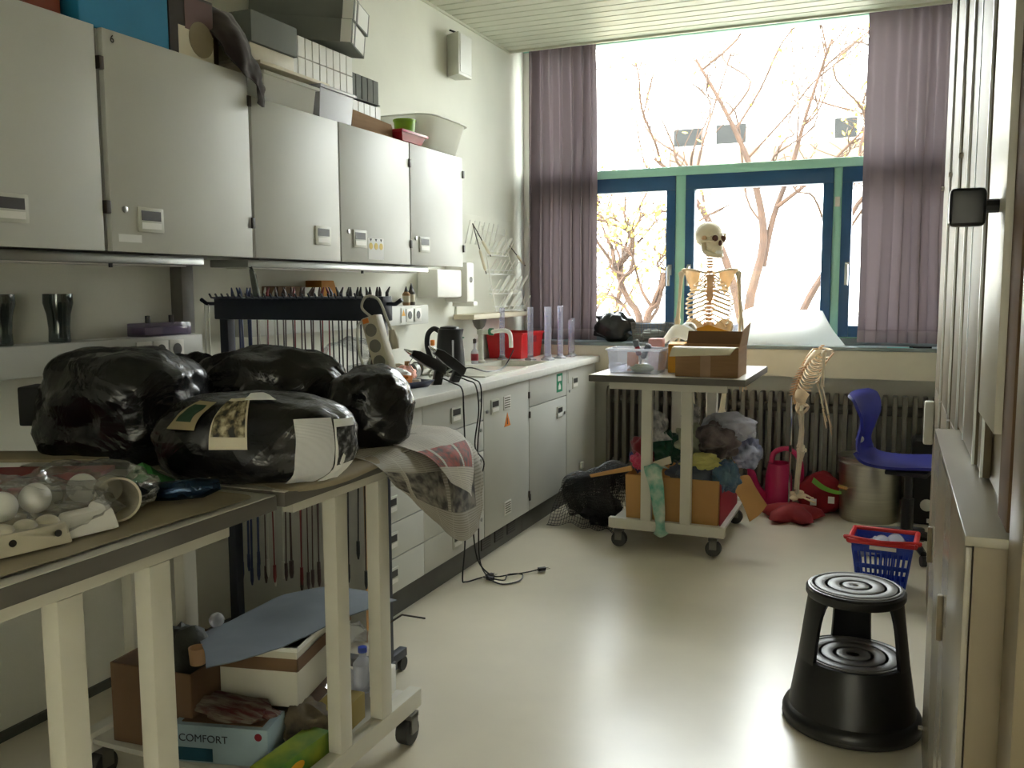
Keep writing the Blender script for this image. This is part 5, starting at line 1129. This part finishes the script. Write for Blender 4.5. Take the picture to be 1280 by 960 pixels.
        for sd_ in (-1, 1):
            sk_.tube(smooth_path([hm @ Vector((sd_*.036, -.078, .042)), hm @ Vector((sd_*.062, -.045, .045)), hm @ Vector((sd_*.068, .0, .048))], 4), .008, 8)
            sk_.tube([hm @ Vector((sd_*.008, -.088, .082)), hm @ Vector((sd_*.035, -.086, .088)), hm @ Vector((sd_*.056, -.062, .075))], .007, 8)
        so_ = B(sk_, 'skull', 'bone_skull')
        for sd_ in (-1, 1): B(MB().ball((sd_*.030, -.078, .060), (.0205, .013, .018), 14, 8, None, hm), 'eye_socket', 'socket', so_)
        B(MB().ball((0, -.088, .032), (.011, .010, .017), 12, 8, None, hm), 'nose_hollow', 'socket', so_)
        for sd_ in (-1, 1): B(MB().ball((sd_*.062, -.018, .062), (.012, .022, .016), 10, 8, None, hm), 'temple_hollow', 'bone_brown', so_)
        jw = MB().tube(smooth_path([hm @ Vector(p) for p in ((-.055, .0, .035), (-.050, -.012, -.015), (-.032, -.060, -.036), (0, -.080, -.040), (.032, -.060, -.036), (.050, -.012, -.015), (.055, .0, .035))], 4), .0145, 8)
        B(jw, 'jaw', 'bone_skull')
        B(MB().box(-.022, .022, -.0925, -.062, -.030, -.012, hm), 'teeth', 'white', so_)
    return t
sk1 = skeleton((1.415, 4.72, 0), R(12), 1.0, 'life size ivory skeleton model standing behind the far trolley', z0=.12, headturn=R(38), pel=.045)
st = MB().tube([(0, .075, .03), (0, .075, .95)], .010, 8).build('stand_pole', 'chrome', sk1)
for i in range(5):
    a = 2*PI*i/5+.3; MB().tube([(0, .075, .05), (.17*math.cos(a), .075+.17*math.sin(a), .045), (.19*math.cos(a), .075+.19*math.sin(a), .03)], .012, 6).build('stand_leg', 'black', sk1); MB().ball((.19*math.cos(a), .075+.19*math.sin(a), .0205), .02, 10, 8).build('stand_caster', 'rubber', sk1)
sk2 = skeleton((1.955, 4.68, 0), R(100), .66, 'small headless skeleton model on a red lobed base', headless=True, z0=.115, lean=-.55)
MB().tube([(.0, .05, .08), (.0, .05, .72)], .006, 8).build('stand_rod', 'chrome', sk2)
MB().tube([(.0, .05, .40), (.0, .05, .44)], .009, 8).build('rod_clamp', 'black', sk2)
mb = MB().lathe([(0, .0), (.10, 0), (.145, .025), (.13, .06), (.08, .085), (0, .095)], 40, (0, .03, .001), mod=lambda a, z: 1+.32*math.cos(5*a+.6) if z < .07 else 1+.18*math.cos(5*a+.6)); mb.build('red_base', mat('red_beanbag', (150, 40, 46), .7, var=.1), sk2, smooth=70)

# ------------------------------------------------------------------ floor things by the radiator
t = thing('watering_can', 'magenta plastic watering can with big loop handle', 'watering can', (1.82, 4.90, 0), R(200))
MB().lathe([(.08, 0), (.085, .004), (.078, .20), (.062, .285), (.066, .29), (.058, .288), (.072, .195), (.078, .008), (0, .008)], 24).build('body', 'pink', t)
MB().tube(smooth_path([(-.055, 0, .275), (-.06, 0, .34), (-.02, 0, .375), (-.0, 0, .37), (-.10, 0, .33), (-.13, 0, .22), (-.10, 0, .10), (-.075, 0, .08)] if 0 else [(.045, 0, .28), (.03, 0, .35), (-.05, 0, .375), (-.12, 0, .31), (-.135, 0, .20), (-.11, 0, .11), (-.075, 0, .075)]), .016, 10).build('loop_handle', 'pink', t)
MB().tube(smooth_path([(.07, 0, .05), (.13, .02, .13), (.18, .04, .25), (.21, .05, .34)]), [.03]*8+[.024]*8+[.018]*9, 12).build('spout', 'pink', t)
lump('red_bag', 'red_cloth', 'dark red cloth bag lying under the radiator', 'bag', (2.06, 4.93, .0), (.13, .09, .125), 51, .22, 1.8)
for i, (x, z) in enumerate([(2.03, .08), (2.13, .10)]):
    t = thing('bag_tag', ['white label on the red bag, left', 'white label on the red bag, right'][i], 'label', (x, 4.825-.0, z), 0, 'labels on the red bag'); MB().box(-.018, .018, -.002, .002, -.02, .02).build('slip', 'paper', t)
o = MB().patch([[(2.03, 4.80, .235), (2.09, 4.80, .19), (2.16, 4.80, .165), (2.20, 4.81, .17)], [(2.02, 4.79, .205), (2.08, 4.79, .165), (2.16, 4.79, .145), (2.20, 4.80, .15)]], 4, 12, .004, 20, 1, .002).build('green_strip', mat('leaf_green', (120, 176, 60), .5), None, smooth=60); tag(o, 'bright green plastic strip beside the small skeleton', 'strip')
t = thing('wooden_peg', 'tan wooden peg on a string at the metal bin', 'peg', (2.20, 4.73, .20)); MB().tube([(-.03, 0, .01), (.02, 0, -.005)], .010, 8).build('peg', 'card_tan', t); MB().tube([(.02, 0, 0), (.10, -.02, .02), (.16, -.02, .06)], .002, 5).build('string', 'beige', t)
t = thing('metal_bin', 'round brushed steel bin behind the blue chair', 'bin', (2.335, 4.87, 0))
MB().lathe([(.155, 0), (.16, .006), (.172, .355), (.178, .36), (.178, .372), (.17, .372), (.155, .012), (0, .012)], 40).build('drum', 'steel', t, smooth=40)
MB().lathe([(.176, .335), (.179, .340), (.176, .345)], 40).build('bead', 'steel', t)
t = thing('black_backpack', 'black bag with small white prints behind the chair', 'bag', (2.64, 4.90, 0))
MB().box(-.09, .16, -.09, .10, 0, .50).build('body', 'black_matt', t, bevel=.04, seg=3)
MB().box(-.03, .02, -.092, -.0905, .36, .40).build('print', 'handle', t); MB().box(-.02, .015, -.092, -.0905, .30, .33).build('red_print', 'red_dark', t)
MB().lathe([(.03, 0), (.035, .006), (.02, .01)], 16, M4=basis((0, -.0905, .12), (1, 0, 0), (0, 0, 1))).build('ring', 'handle', t)
# blue chair
t = thing('swivel_chair', 'ultramarine plastic shell swivel chair by the cabinets', 'chair', (2.53, 4.22, 0), R(-12))
prof = [(.235, .445, .20), (.21, .462, .205), (.10, .458, .215), (-.05, .445, .21), (-.16, .45, .19), (-.215, .475, .165), (-.245, .52, .135), (-.25, .57, .115), (-.235, .63, .13), (-.225, .69, .19), (-.235, .74, .225), (-.255, .785, .23), (-.29, .805, .19)]
pc = smooth_path([(a, b, c) for a, b, c in prof], 4)
g = []
for p in pc:
    row = []
    for j in range(9):
        v = -1+2*j/8; cup = .025*v*v*(1 if p.y < .5 else -.6)
        if p.y < .5: row.append((p.x, v*p.z, p.y+cup*.7))
        else: row.append((p.x-cup*-1.6 if 0 else p.x+.03*v*v, v*p.z, p.y))
    g.append(row)
MB().patch(g, 60, 16, 0, 1, 0, .014).build('shell', 'seat_blue', t, smooth=70)
MB().ball((-.245, 0, .56), (.02, .035, .018), 12, 8).build('grip_hole', 'handle', t)
MB().box(-.10, .10, -.09, .09, .405, .43).build('seat_mount', 'black', t, bevel=.01)
MB().tube([(0, 0, .08), (0, 0, .28), (0, 0, .281), (0, 0, .41)], [.03, .03, .02, .02], 14).build('gas_column', 'black', t)
for i in range(5):
    a = 2*PI*i/5+.2; c, s_ = math.cos(a), math.sin(a)
    MB().tube([(0, 0, .10), (.12*c, .12*s_, .085), (.25*c, .25*s_, .06)], [.03, .022, .016], 8).build('base_arm', 'black', t); MB().tube([(.25*c-.012*s_, .25*s_+.012*c, .0265), (.25*c+.012*s_, .25*s_-.012*c, .0265)], .026, 14).build('caster', 'rubber', t)
# shopping basket
t = thing('shopping_basket', 'blue slotted basket with red rim and clear cups inside', 'basket', (2.425, 3.60, 0), R(-4))
def bq(u, z, side):   # taper
    f = z/.22; hx = .095+.03*f; hy = .085+.025*f
    return {'f': (u*hx, -hy, z), 'b': (u*hx, hy, z), 'l': (-hx, u*hy, z), 'r': (hx, u*hy, z)}[side]
MB().box(-.092, .092, -.082, .082, .001, .006).build('bottom', 'blue', t)
for sd_ in 'fblr':
    for z0, z1 in ((.004, .03), (.105, .125), (.18, .222)):
        MB().patch([[bq(-1, z0, sd_), bq(1, z0, sd_)], [bq(-1, z1, sd_), bq(1, z1, sd_)]], 1, 2, 0, 1, 0, .004).build('side_band', 'blue', t)
    for i in range(11):
        u = -.96+i*.192
        MB().tube([bq(u, .02, sd_), bq(u, .20, sd_)], .0045, 5).build('side_bar', 'blue', t)
P_ = [(-.135, -.12), (.135, -.12), (.135, .12), (-.135, .12)]
mb = MB()
for a, b in ((0, 1), (1, 2), (2, 3), (3, 0)): mb.tube([(*P_[a], .228), (*P_[b], .228)], .012, 8)
mb.build('red_rim', 'red', t)
MB().tube(smooth_path([(-.14, -.09, .23), (-.145, -.10, .238), (0, -.135, .236), (.145, -.10, .238), (.14, -.09, .23)], 4), .010, 8).build('carry_handle', 'red', t)
MB().box(-.05, .06, -.1135, -.1125, .195, .212).build('white_label', 'paper', t)
for i, (x, y, a, lb) in enumerate([(2.40, 3.57, .5, 'clear plastic cup lying in the blue basket, left'), (2.49, 3.62, -.4, 'clear plastic cup lying in the blue basket, right'), (2.36, 3.64, 1.2, 'clear plastic cup deep in the blue basket')]):
    o = MB().lathe([(.028, -.05), (.03, -.045), (.038, .05), (.041, .052), (.037, .05), (.028, -.04), (0, -.04)], 20).build('plastic_cup', 'frost', None, smooth=50); o.location = (x, y, .19-.03*(i == 2)); o.rotation_euler = (R(62), 0, a); tag(o, lb, 'cup', 'clear cups in the basket')
# step stool
t = thing('step_stool', 'round black two step stool with ringed treads', 'stool', (2.352, 2.19, 0), 0)
MB().lathe([(.195, .0), (.205, .004), (.207, .03), (.20, .045), (.188, .052), (.186, .06), (.163, .205), (.160, .214), (.155, .216), (.150, .213), (0, .213)], 56).build('drum', 'black', t, smooth=40)
def rings(z, rmax, par, nm):
    k = 0
    for r, w in ((rmax, .008), (rmax-.014, .030), (rmax-.052, .034), (rmax-.096, .030)):
        MB().lathe([(r, z), (r, z+.002), (r-.002, z+.0035), (max(r-w+.002, .002), z+.0035), (max(r-w, .001), z+.002), (max(r-w, .001), z)], 48).build(nm, 'tread', par, smooth=50)
M['tread'] = mat('tread_grey', (112, 110, 108), .45, var=.05)
rings(.213, .146, t, 'lower_tread_ring')
tp = MB().lathe([(.118, .395), (.140, .398), (.146, .408), (.146, .424), (.140, .431), (.132, .432), (0, .432)], 56).build('top_step', 'black', t, smooth=40)
rings(.432, .134, t, 'upper_tread_ring')
for a0, w0 in ((205, 30), (345, 24), (95, 30)):
    mb = MB(); nz = 8; n = 6; vs = []
    for lay in (0, 1):
        for i in range(nz+1):
            f = i/nz; z = .205+f*.20; r = (.163-.025*f)-(.012 if lay else 0); hw = R(w0)*(.75+.0*f+.35*f**5)
            for j in range(n+1): a = R(a0)+hw*(-1+2*j/n); vs.append((r*math.cos(a), r*math.sin(a), z))
    m_ = n+1; K = (nz+1)*m_; fs = []
    for i in range(nz):
        for j in range(n): q = i*m_+j; fs += [(q, q+1, q+m_+1, q+m_), (K+q, K+q+m_, K+q+m_+1, K+q+1)]
        for j in (0, n): q = i*m_+j; fs.append((q, q+m_, K+q+m_, K+q))
    for i in (0, nz):
        for j in range(n): q = i*m_+j; fs.append((q, q+1, K+q+1, K+q))
    mb.add(vs, fs).build('leg_panel', 'black', t, smooth=40)
MB().lathe([(.206, .006), (.2075, .012), (.206, .018)], 48).build('rubber_band', 'rubber', t)

# ------------------------------------------------------------------ things on the sill
lump('black_bag', mat('black_bin_bag', (26, 27, 28), .3, bump=.6, bscale=14), 'black plastic bag on the sill beside the left curtain', 'bag', (.70, 5.15, .991), (.13, .075, .10), 61, .45, 2.2)
def wb(u, v):
    a = 2*PI*u; e = .5; c, s_ = math.cos(a), math.sin(a); k = 1+.12*v
    return (.97+.13*k*math.copysign(abs(c)**e, c), 5.15+.062*k*math.copysign(abs(s_)**e, s_), .994+.125*v)
netting('wire_basket', 'dark wire mesh basket on the sill behind the far trolley', wb, 44, 9, .003, 'radiator', 'basket')
lump('sill_papers', 'grey_box', 'grey crumpled wrapping inside the wire basket', 'wrapping', (.97, 5.15, .998), (.09, .045, .04), 62, .3, 2)
for i, (ctrl, lb) in enumerate([([[(1.56, 5.06, .993), (1.85, 5.06, .994), (2.17, 5.045, .996)], [(1.55, 5.13, 1.05), (1.82, 5.15, 1.08), (2.08, 5.16, 1.10)], [(1.56, 5.20, 1.12), (1.80, 5.22, 1.20), (2.02, 5.225, 1.20)]], 'large white paper sheet leaning on the sill, front one'), ([[(1.50, 5.11, .993), (1.70, 5.12, .994), (1.90, 5.12, .995)], [(1.52, 5.18, 1.12), (1.70, 5.19, 1.14), (1.88, 5.19, 1.14)], [(1.54, 5.23, 1.20), (1.70, 5.235, 1.25), (1.86, 5.235, 1.22)]], 'white paper sheet behind the large sheet on the sill')]):
    o = MB().patch(ctrl, 12, 14, .004, 7, i, .0015).build('paper_sheet', 'sheet', None, smooth=60); tag(o, lb, 'paper', 'white paper sheets on the sill')
t = thing('clear_bowl', 'clear plastic bowl on the sill behind the skeleton arm', 'bowl', (1.47, 5.12, .9905)); MB().lathe([(.03, 0), (.05, .02), (.075, .09), (.08, .13), (.077, .13), (.045, .02), (0, .008)], 24).build('bowl', 'clear', t)
t = thing('black_pen', 'dark pen lying on the sill below the right curtain', 'pen', (2.58, 5.065, .996)); MB().tube([(-.06, 0, 0), (.06, 0, 0)], .005, 8).build('barrel', 'black', t)
o = MB().box(2.40, 2.54, 5.05, 5.10, .9905, .9925).build('turquoise_slip', mat('turquoise_slip', (120, 200, 205), .6)); tag(o, 'turquoise paper slip on the sill below the right curtain', 'paper')

# ------------------------------------------------------------------ cabinets along the right
M['beech'] = mat('grey_beige_laminate', (138, 124, 98), .38, var=.04, scale=5)
M['beech_gloss'] = mat('glossy_beige_door', (158, 150, 132), .24, var=.03, scale=5)
M['beech_door'] = mat('brown_beige_door', (118, 105, 84), .5, var=.04, scale=5, spec=.3)
t = thing('tall_cabinet', 'tall grey beige cabinet row beyond the low one at the right', 'cabinet', (0, 0, 0))
MB().box(2.622, 3.18, 2.05, 3.40, 0, 2.75).build('body', 'beech', t)
for a, b, x in ((2.05, 2.395, 2.603), (2.40, 2.895, 2.600), (2.90, 3.395, 2.598)):
    for z0, z1 in ((.03, .93), (.935, 2.74)):
        d = MB().box(x, 2.620, a, b, z0, z1).build('door', 'beech_door', t, bevel=.002)
        MB().box(x-.006, x, a+.002, a+.012, z0, z1).build('edge_profile', 'alu', d)
        MB().tube([(x, b-.05, (z0+z1)/2-.1), (x-.012, b-.05, (z0+z1)/2-.1)], .009, 10).build('knob', 'chrome', d)
MB().box(2.560, 2.597, 3.34, 3.385, .70, .88).build('white_handle', 'white', t, bevel=.008)
t = thing('low_cabinet', 'low grey beige cabinet with a narrow ledge at the right edge', 'cabinet', (0, 0, 0))
MB().box(2.560, 3.18, .86, 2.04, 0, .940).build('body', 'beech', t)
for a, b in ((.862, 1.445), (1.45, 2.038)):
    d = MB().box(2.548, 2.558, a, b, .03, .937).build('door', 'beech_gloss', t, bevel=.002)
    MB().box(2.536, 2.548, b-.10, b-.085, .60, .70).build('pull', 'beech', d, bevel=.004)
MB().box(2.546, 3.18, .855, 2.04, .940, .957).build('top_board', 'beech_gloss', t, bevel=.003)
MB().lathe([(.006, 0), (.006, .012), (0, .013)], 10, M4=basis((2.548, 2.0, .10), (0, 0, 1), (0, 1, 0))).build('hinge_pin', 'chrome', t)
t = thing('upper_cabinet', 'upper cabinet with a door paled for window sheen above the low cabinet', 'cabinet', (0, 0, 0))
MB().box(2.622, 3.18, .86, 2.045, .9575, 2.75).build('body', 'beech', t)
for a, b, x in ((1.80, 2.04, 2.604), (1.455, 1.795, 2.601), (1.31, 1.44, 2.606)):
    d = MB().box(x, 2.620, a, b, .965, 2.74).build('door', 'beech_door', t, bevel=.002); MB().box(x-.005, x, a+.002, a+.010, .965, 2.74).build('edge_profile', 'alu', d)
d = MB().box(2.592, 2.620, 1.0, 1.30, 1.10, 2.74).build('door', mat('window_sheen_door', (190, 185, 170), .35, var=.03), t, bevel=.002)  # door coloured paler in place of the window's reflection on it
MB().box(2.604, 2.620, .865, .995, .965, 2.74).build('door_frame', 'card_dark', t, bevel=.002)
MB().tube([(2.592, 1.10, 1.49), (2.565, 1.10, 1.49)], .012, 8).build('grip_stem', 'black', d)
MB().box(2.512, 2.572, 1.08, 1.12, 1.455, 1.522).build('black_grip', 'black', d, bevel=.012, seg=3)
t = thing('end_panel', 'tall dark beige panel closest to the camera at the right', 'panel', (0, 0, 0))
MB().box(2.606, 3.19, .70, .845, 0, 2.8).build('board', 'beech', t, bevel=.003)

# ------------------------------------------------------------------ outside: ground, opposite building, trees
struct(MB().box(-40, 40, 5.45, 60, -.65, -.5).build('ground', mat('paving', (104, 102, 92), .9, var=.06)))
b = thing('opposite_building', 'white rendered building across the yard with small windows', 'building', (0, 0, 0))
M['render'] = mat('white_render', (226, 226, 222), .8, var=.02); M['band'] = mat('beige_band', (78, 68, 52), .8, var=.05); M['dim'] = mat('dim_pane', (30, 31, 30), .5, spec=.1)
MB().box(-16, 14, 17.0, 24, -.5, 5.66).build('wall', 'render', b)
MB().box(-16, 14, 16.9, 17.0, 5.66, 5.70).build('gutter_line', 'radiator', b)
MB().box(-1.69, 8, 16.93, 17.0, 3.2, 3.95).build('parapet_band', 'band', b); MB().box(-16, 14, 16.95, 17.0, .0, .75).build('base_band', 'render', b)
for x0, x1, z0, z1 in ((-1.66, -1.0, 4.0, 4.42), (-.85, -.2, 4.0, 4.45), (1.27, 1.75, 3.97, 4.42), (2.2, 2.9, 4.0, 4.45), (3.4, 4.1, 4.0, 4.45), (-4.2, -3.4, 1.2, 2.3)):
    w = MB().box(x0, x1, 16.96, 17.02, z0, z1).build('window_frame', 'handle', b); MB().box(x0+.05, x1-.05, 16.95, 16.962, z0+.05, z1-.05).build('pane', 'dim', w)
M['bark'] = mat('brown_bark', (50, 32, 18), .9, var=.25, scale=10); M['leaf'] = mat('autumn_leaf', (206, 150, 40), .8, col2=(170, 170, 50), scale=1.5); M['leaf2'] = mat('yellow_green_leaf', (206, 196, 60), .8, col2=(190, 120, 40), scale=1.2)
def tree(label, base, limbs, seed, leaf, nleaf, twig=3, rleaf=.05):
    t = thing('tree', label, 'tree', base); rr = random.Random(seed); br = MB(); tips = []
    def grow(pts, r0, r1, depth):
        P = smooth_path(pts, 4); n = len(P); br.tube(P, [r0+(r1-r0)*i/(n-1) for i in range(n)], 6)
        if depth <= 0: tips.extend(P[n//3:]); return
        for k in range(7 if depth > 1 else 6):
            f = rr.uniform(.35, 1.); p = P[min(n-1, int(f*(n-1)))]; d = (P[-1]-P[0]).normalized()
            q = Vector((rr.uniform(-1, 1), rr.uniform(-1, 1), rr.uniform(-.3, .9)))
            d2 = (d*.7+q*.75).normalized(); L_ = (P[-1]-P[0]).length*rr.uniform(.3, .55)
            j = lambda k_: Vector((rr.gauss(0, k_), rr.gauss(0, k_), rr.gauss(.3*k_, k_)))
            grow([p, p+d2*L_*.25+j(L_*.05), p+d2*L_*.5+j(L_*.08), p+d2*L_*.75+j(L_*.09), p+d2*L_+j(L_*.10)], r1*.95, max(.004, r1*.35), depth-1)
    for pts, r0, r1 in limbs: grow([Vector(p)-Vector(base) for p in pts], r0, r1, twig)
    br.build('branches', 'bark', t, smooth=60)
    lf = MB()
    for i in range(nleaf):
        p = rr.choice(tips)+Vector((rr.gauss(0, .10), rr.gauss(0, .10), rr.gauss(0, .10))); s_ = rr.uniform(.5, 1)*rleaf
        a = Vector((rr.uniform(-1, 1), rr.uniform(-1, 1), rr.uniform(-1, 1))).normalized(); b_ = a.orthogonal().normalized()
        lf.add([p-a*s_, p+b_*s_*.5, p+a*s_, p-b_*s_*.5], [(0, 1, 2, 3)])
    o = lf.build('foliage', leaf, t, smooth=0); o['kind'] = 'stuff'; return t
tree('bare branched tree in the middle of the yard', (.80, 10.5, -.5), [
    ([(.85, 10.5, -.5), (.72, 10.5, .95), (.45, 10.4, 1.9), (.1, 10.3, 2.5), (-.3, 10.2, 2.9)], .07, .022),
    ([(.85, 10.5, -.5), (.80, 10.5, 1.0), (.95, 10.6, 1.9), (.80, 10.6, 2.7), (.5, 10.6, 3.4), (.1, 10.6, 4.1)], .075, .018),
    ([(.95, 10.6, 1.6), (1.05, 10.7, 2.2), (1.25, 10.7, 2.8), (1.4, 10.7, 3.4), (1.65, 10.7, 4.2)], .045, .014),
    ([(.9, 10.5, -.5), (1.4, 10.6, 1.0), (1.7, 10.6, 1.6), (2.0, 10.6, 2.3), (2.6, 10.5, 2.9)], .06, .02),
    ([(1.1, 10.6, 2.3), (1.6, 10.6, 2.7), (2.1, 10.6, 3.2)], .03, .010)], 5, 'leaf', 500, 2, .045)
tree('low forked tree with yellow leaves left in the yard', (-.05, 8.5, -.5), [
    ([(-.05, 8.5, -.5), (.0, 8.5, .9), (-.15, 8.5, 1.25), (-.3, 8.5, 1.6)], .05, .022),
    ([(-.05, 8.5, -.5), (.05, 8.5, .95), (.18, 8.5, 1.2), (.24, 8.5, 1.5)], .05, .022),
    ([(-.3, 8.5, 1.5), (-.1, 8.5, 1.9), (-.6, 8.4, 2.1)], .035, .012)], 9, 'leaf2', 450, 2, .05)
tree('thin orange leafed shrub at the left of the yard', (-1.1, 11.0, -.5), [
    ([(-1.1, 11, -.5), (-1.0, 11, .9), (-.9, 11, 1.8)], .05, .02), ([(-1.1, 11, -.5), (-1.3, 11, .9), (-1.5, 11, 1.7)], .05, .02)], 12, 'leaf', 400, 1, .06)
tree('orange leafed tree far right in the yard', (2.9, 12.0, -.5), [
    ([(2.9, 12, -.5), (2.85, 12, 1.2), (2.6, 12, 2.4), (2.4, 12, 3.4)], .08, .02), ([(2.9, 12, .8), (3.1, 12, 1.8), (3.4, 12, 2.8)], .06, .02)], 15, 'leaf', 350, 1, .06)
M['planter'] = mat('pale_concrete', (190, 184, 170), .9)
t = thing('planter_wall', 'low pale concrete planter wall in the yard', 'wall', (0, 0, 0)); MB().box(-6, 6, 12.6, 12.9, -.5, .85).build('block', 'planter', t); MB().box(-6, 6, 12.55, 12.95, .85, .95).build('coping', 'render', t)
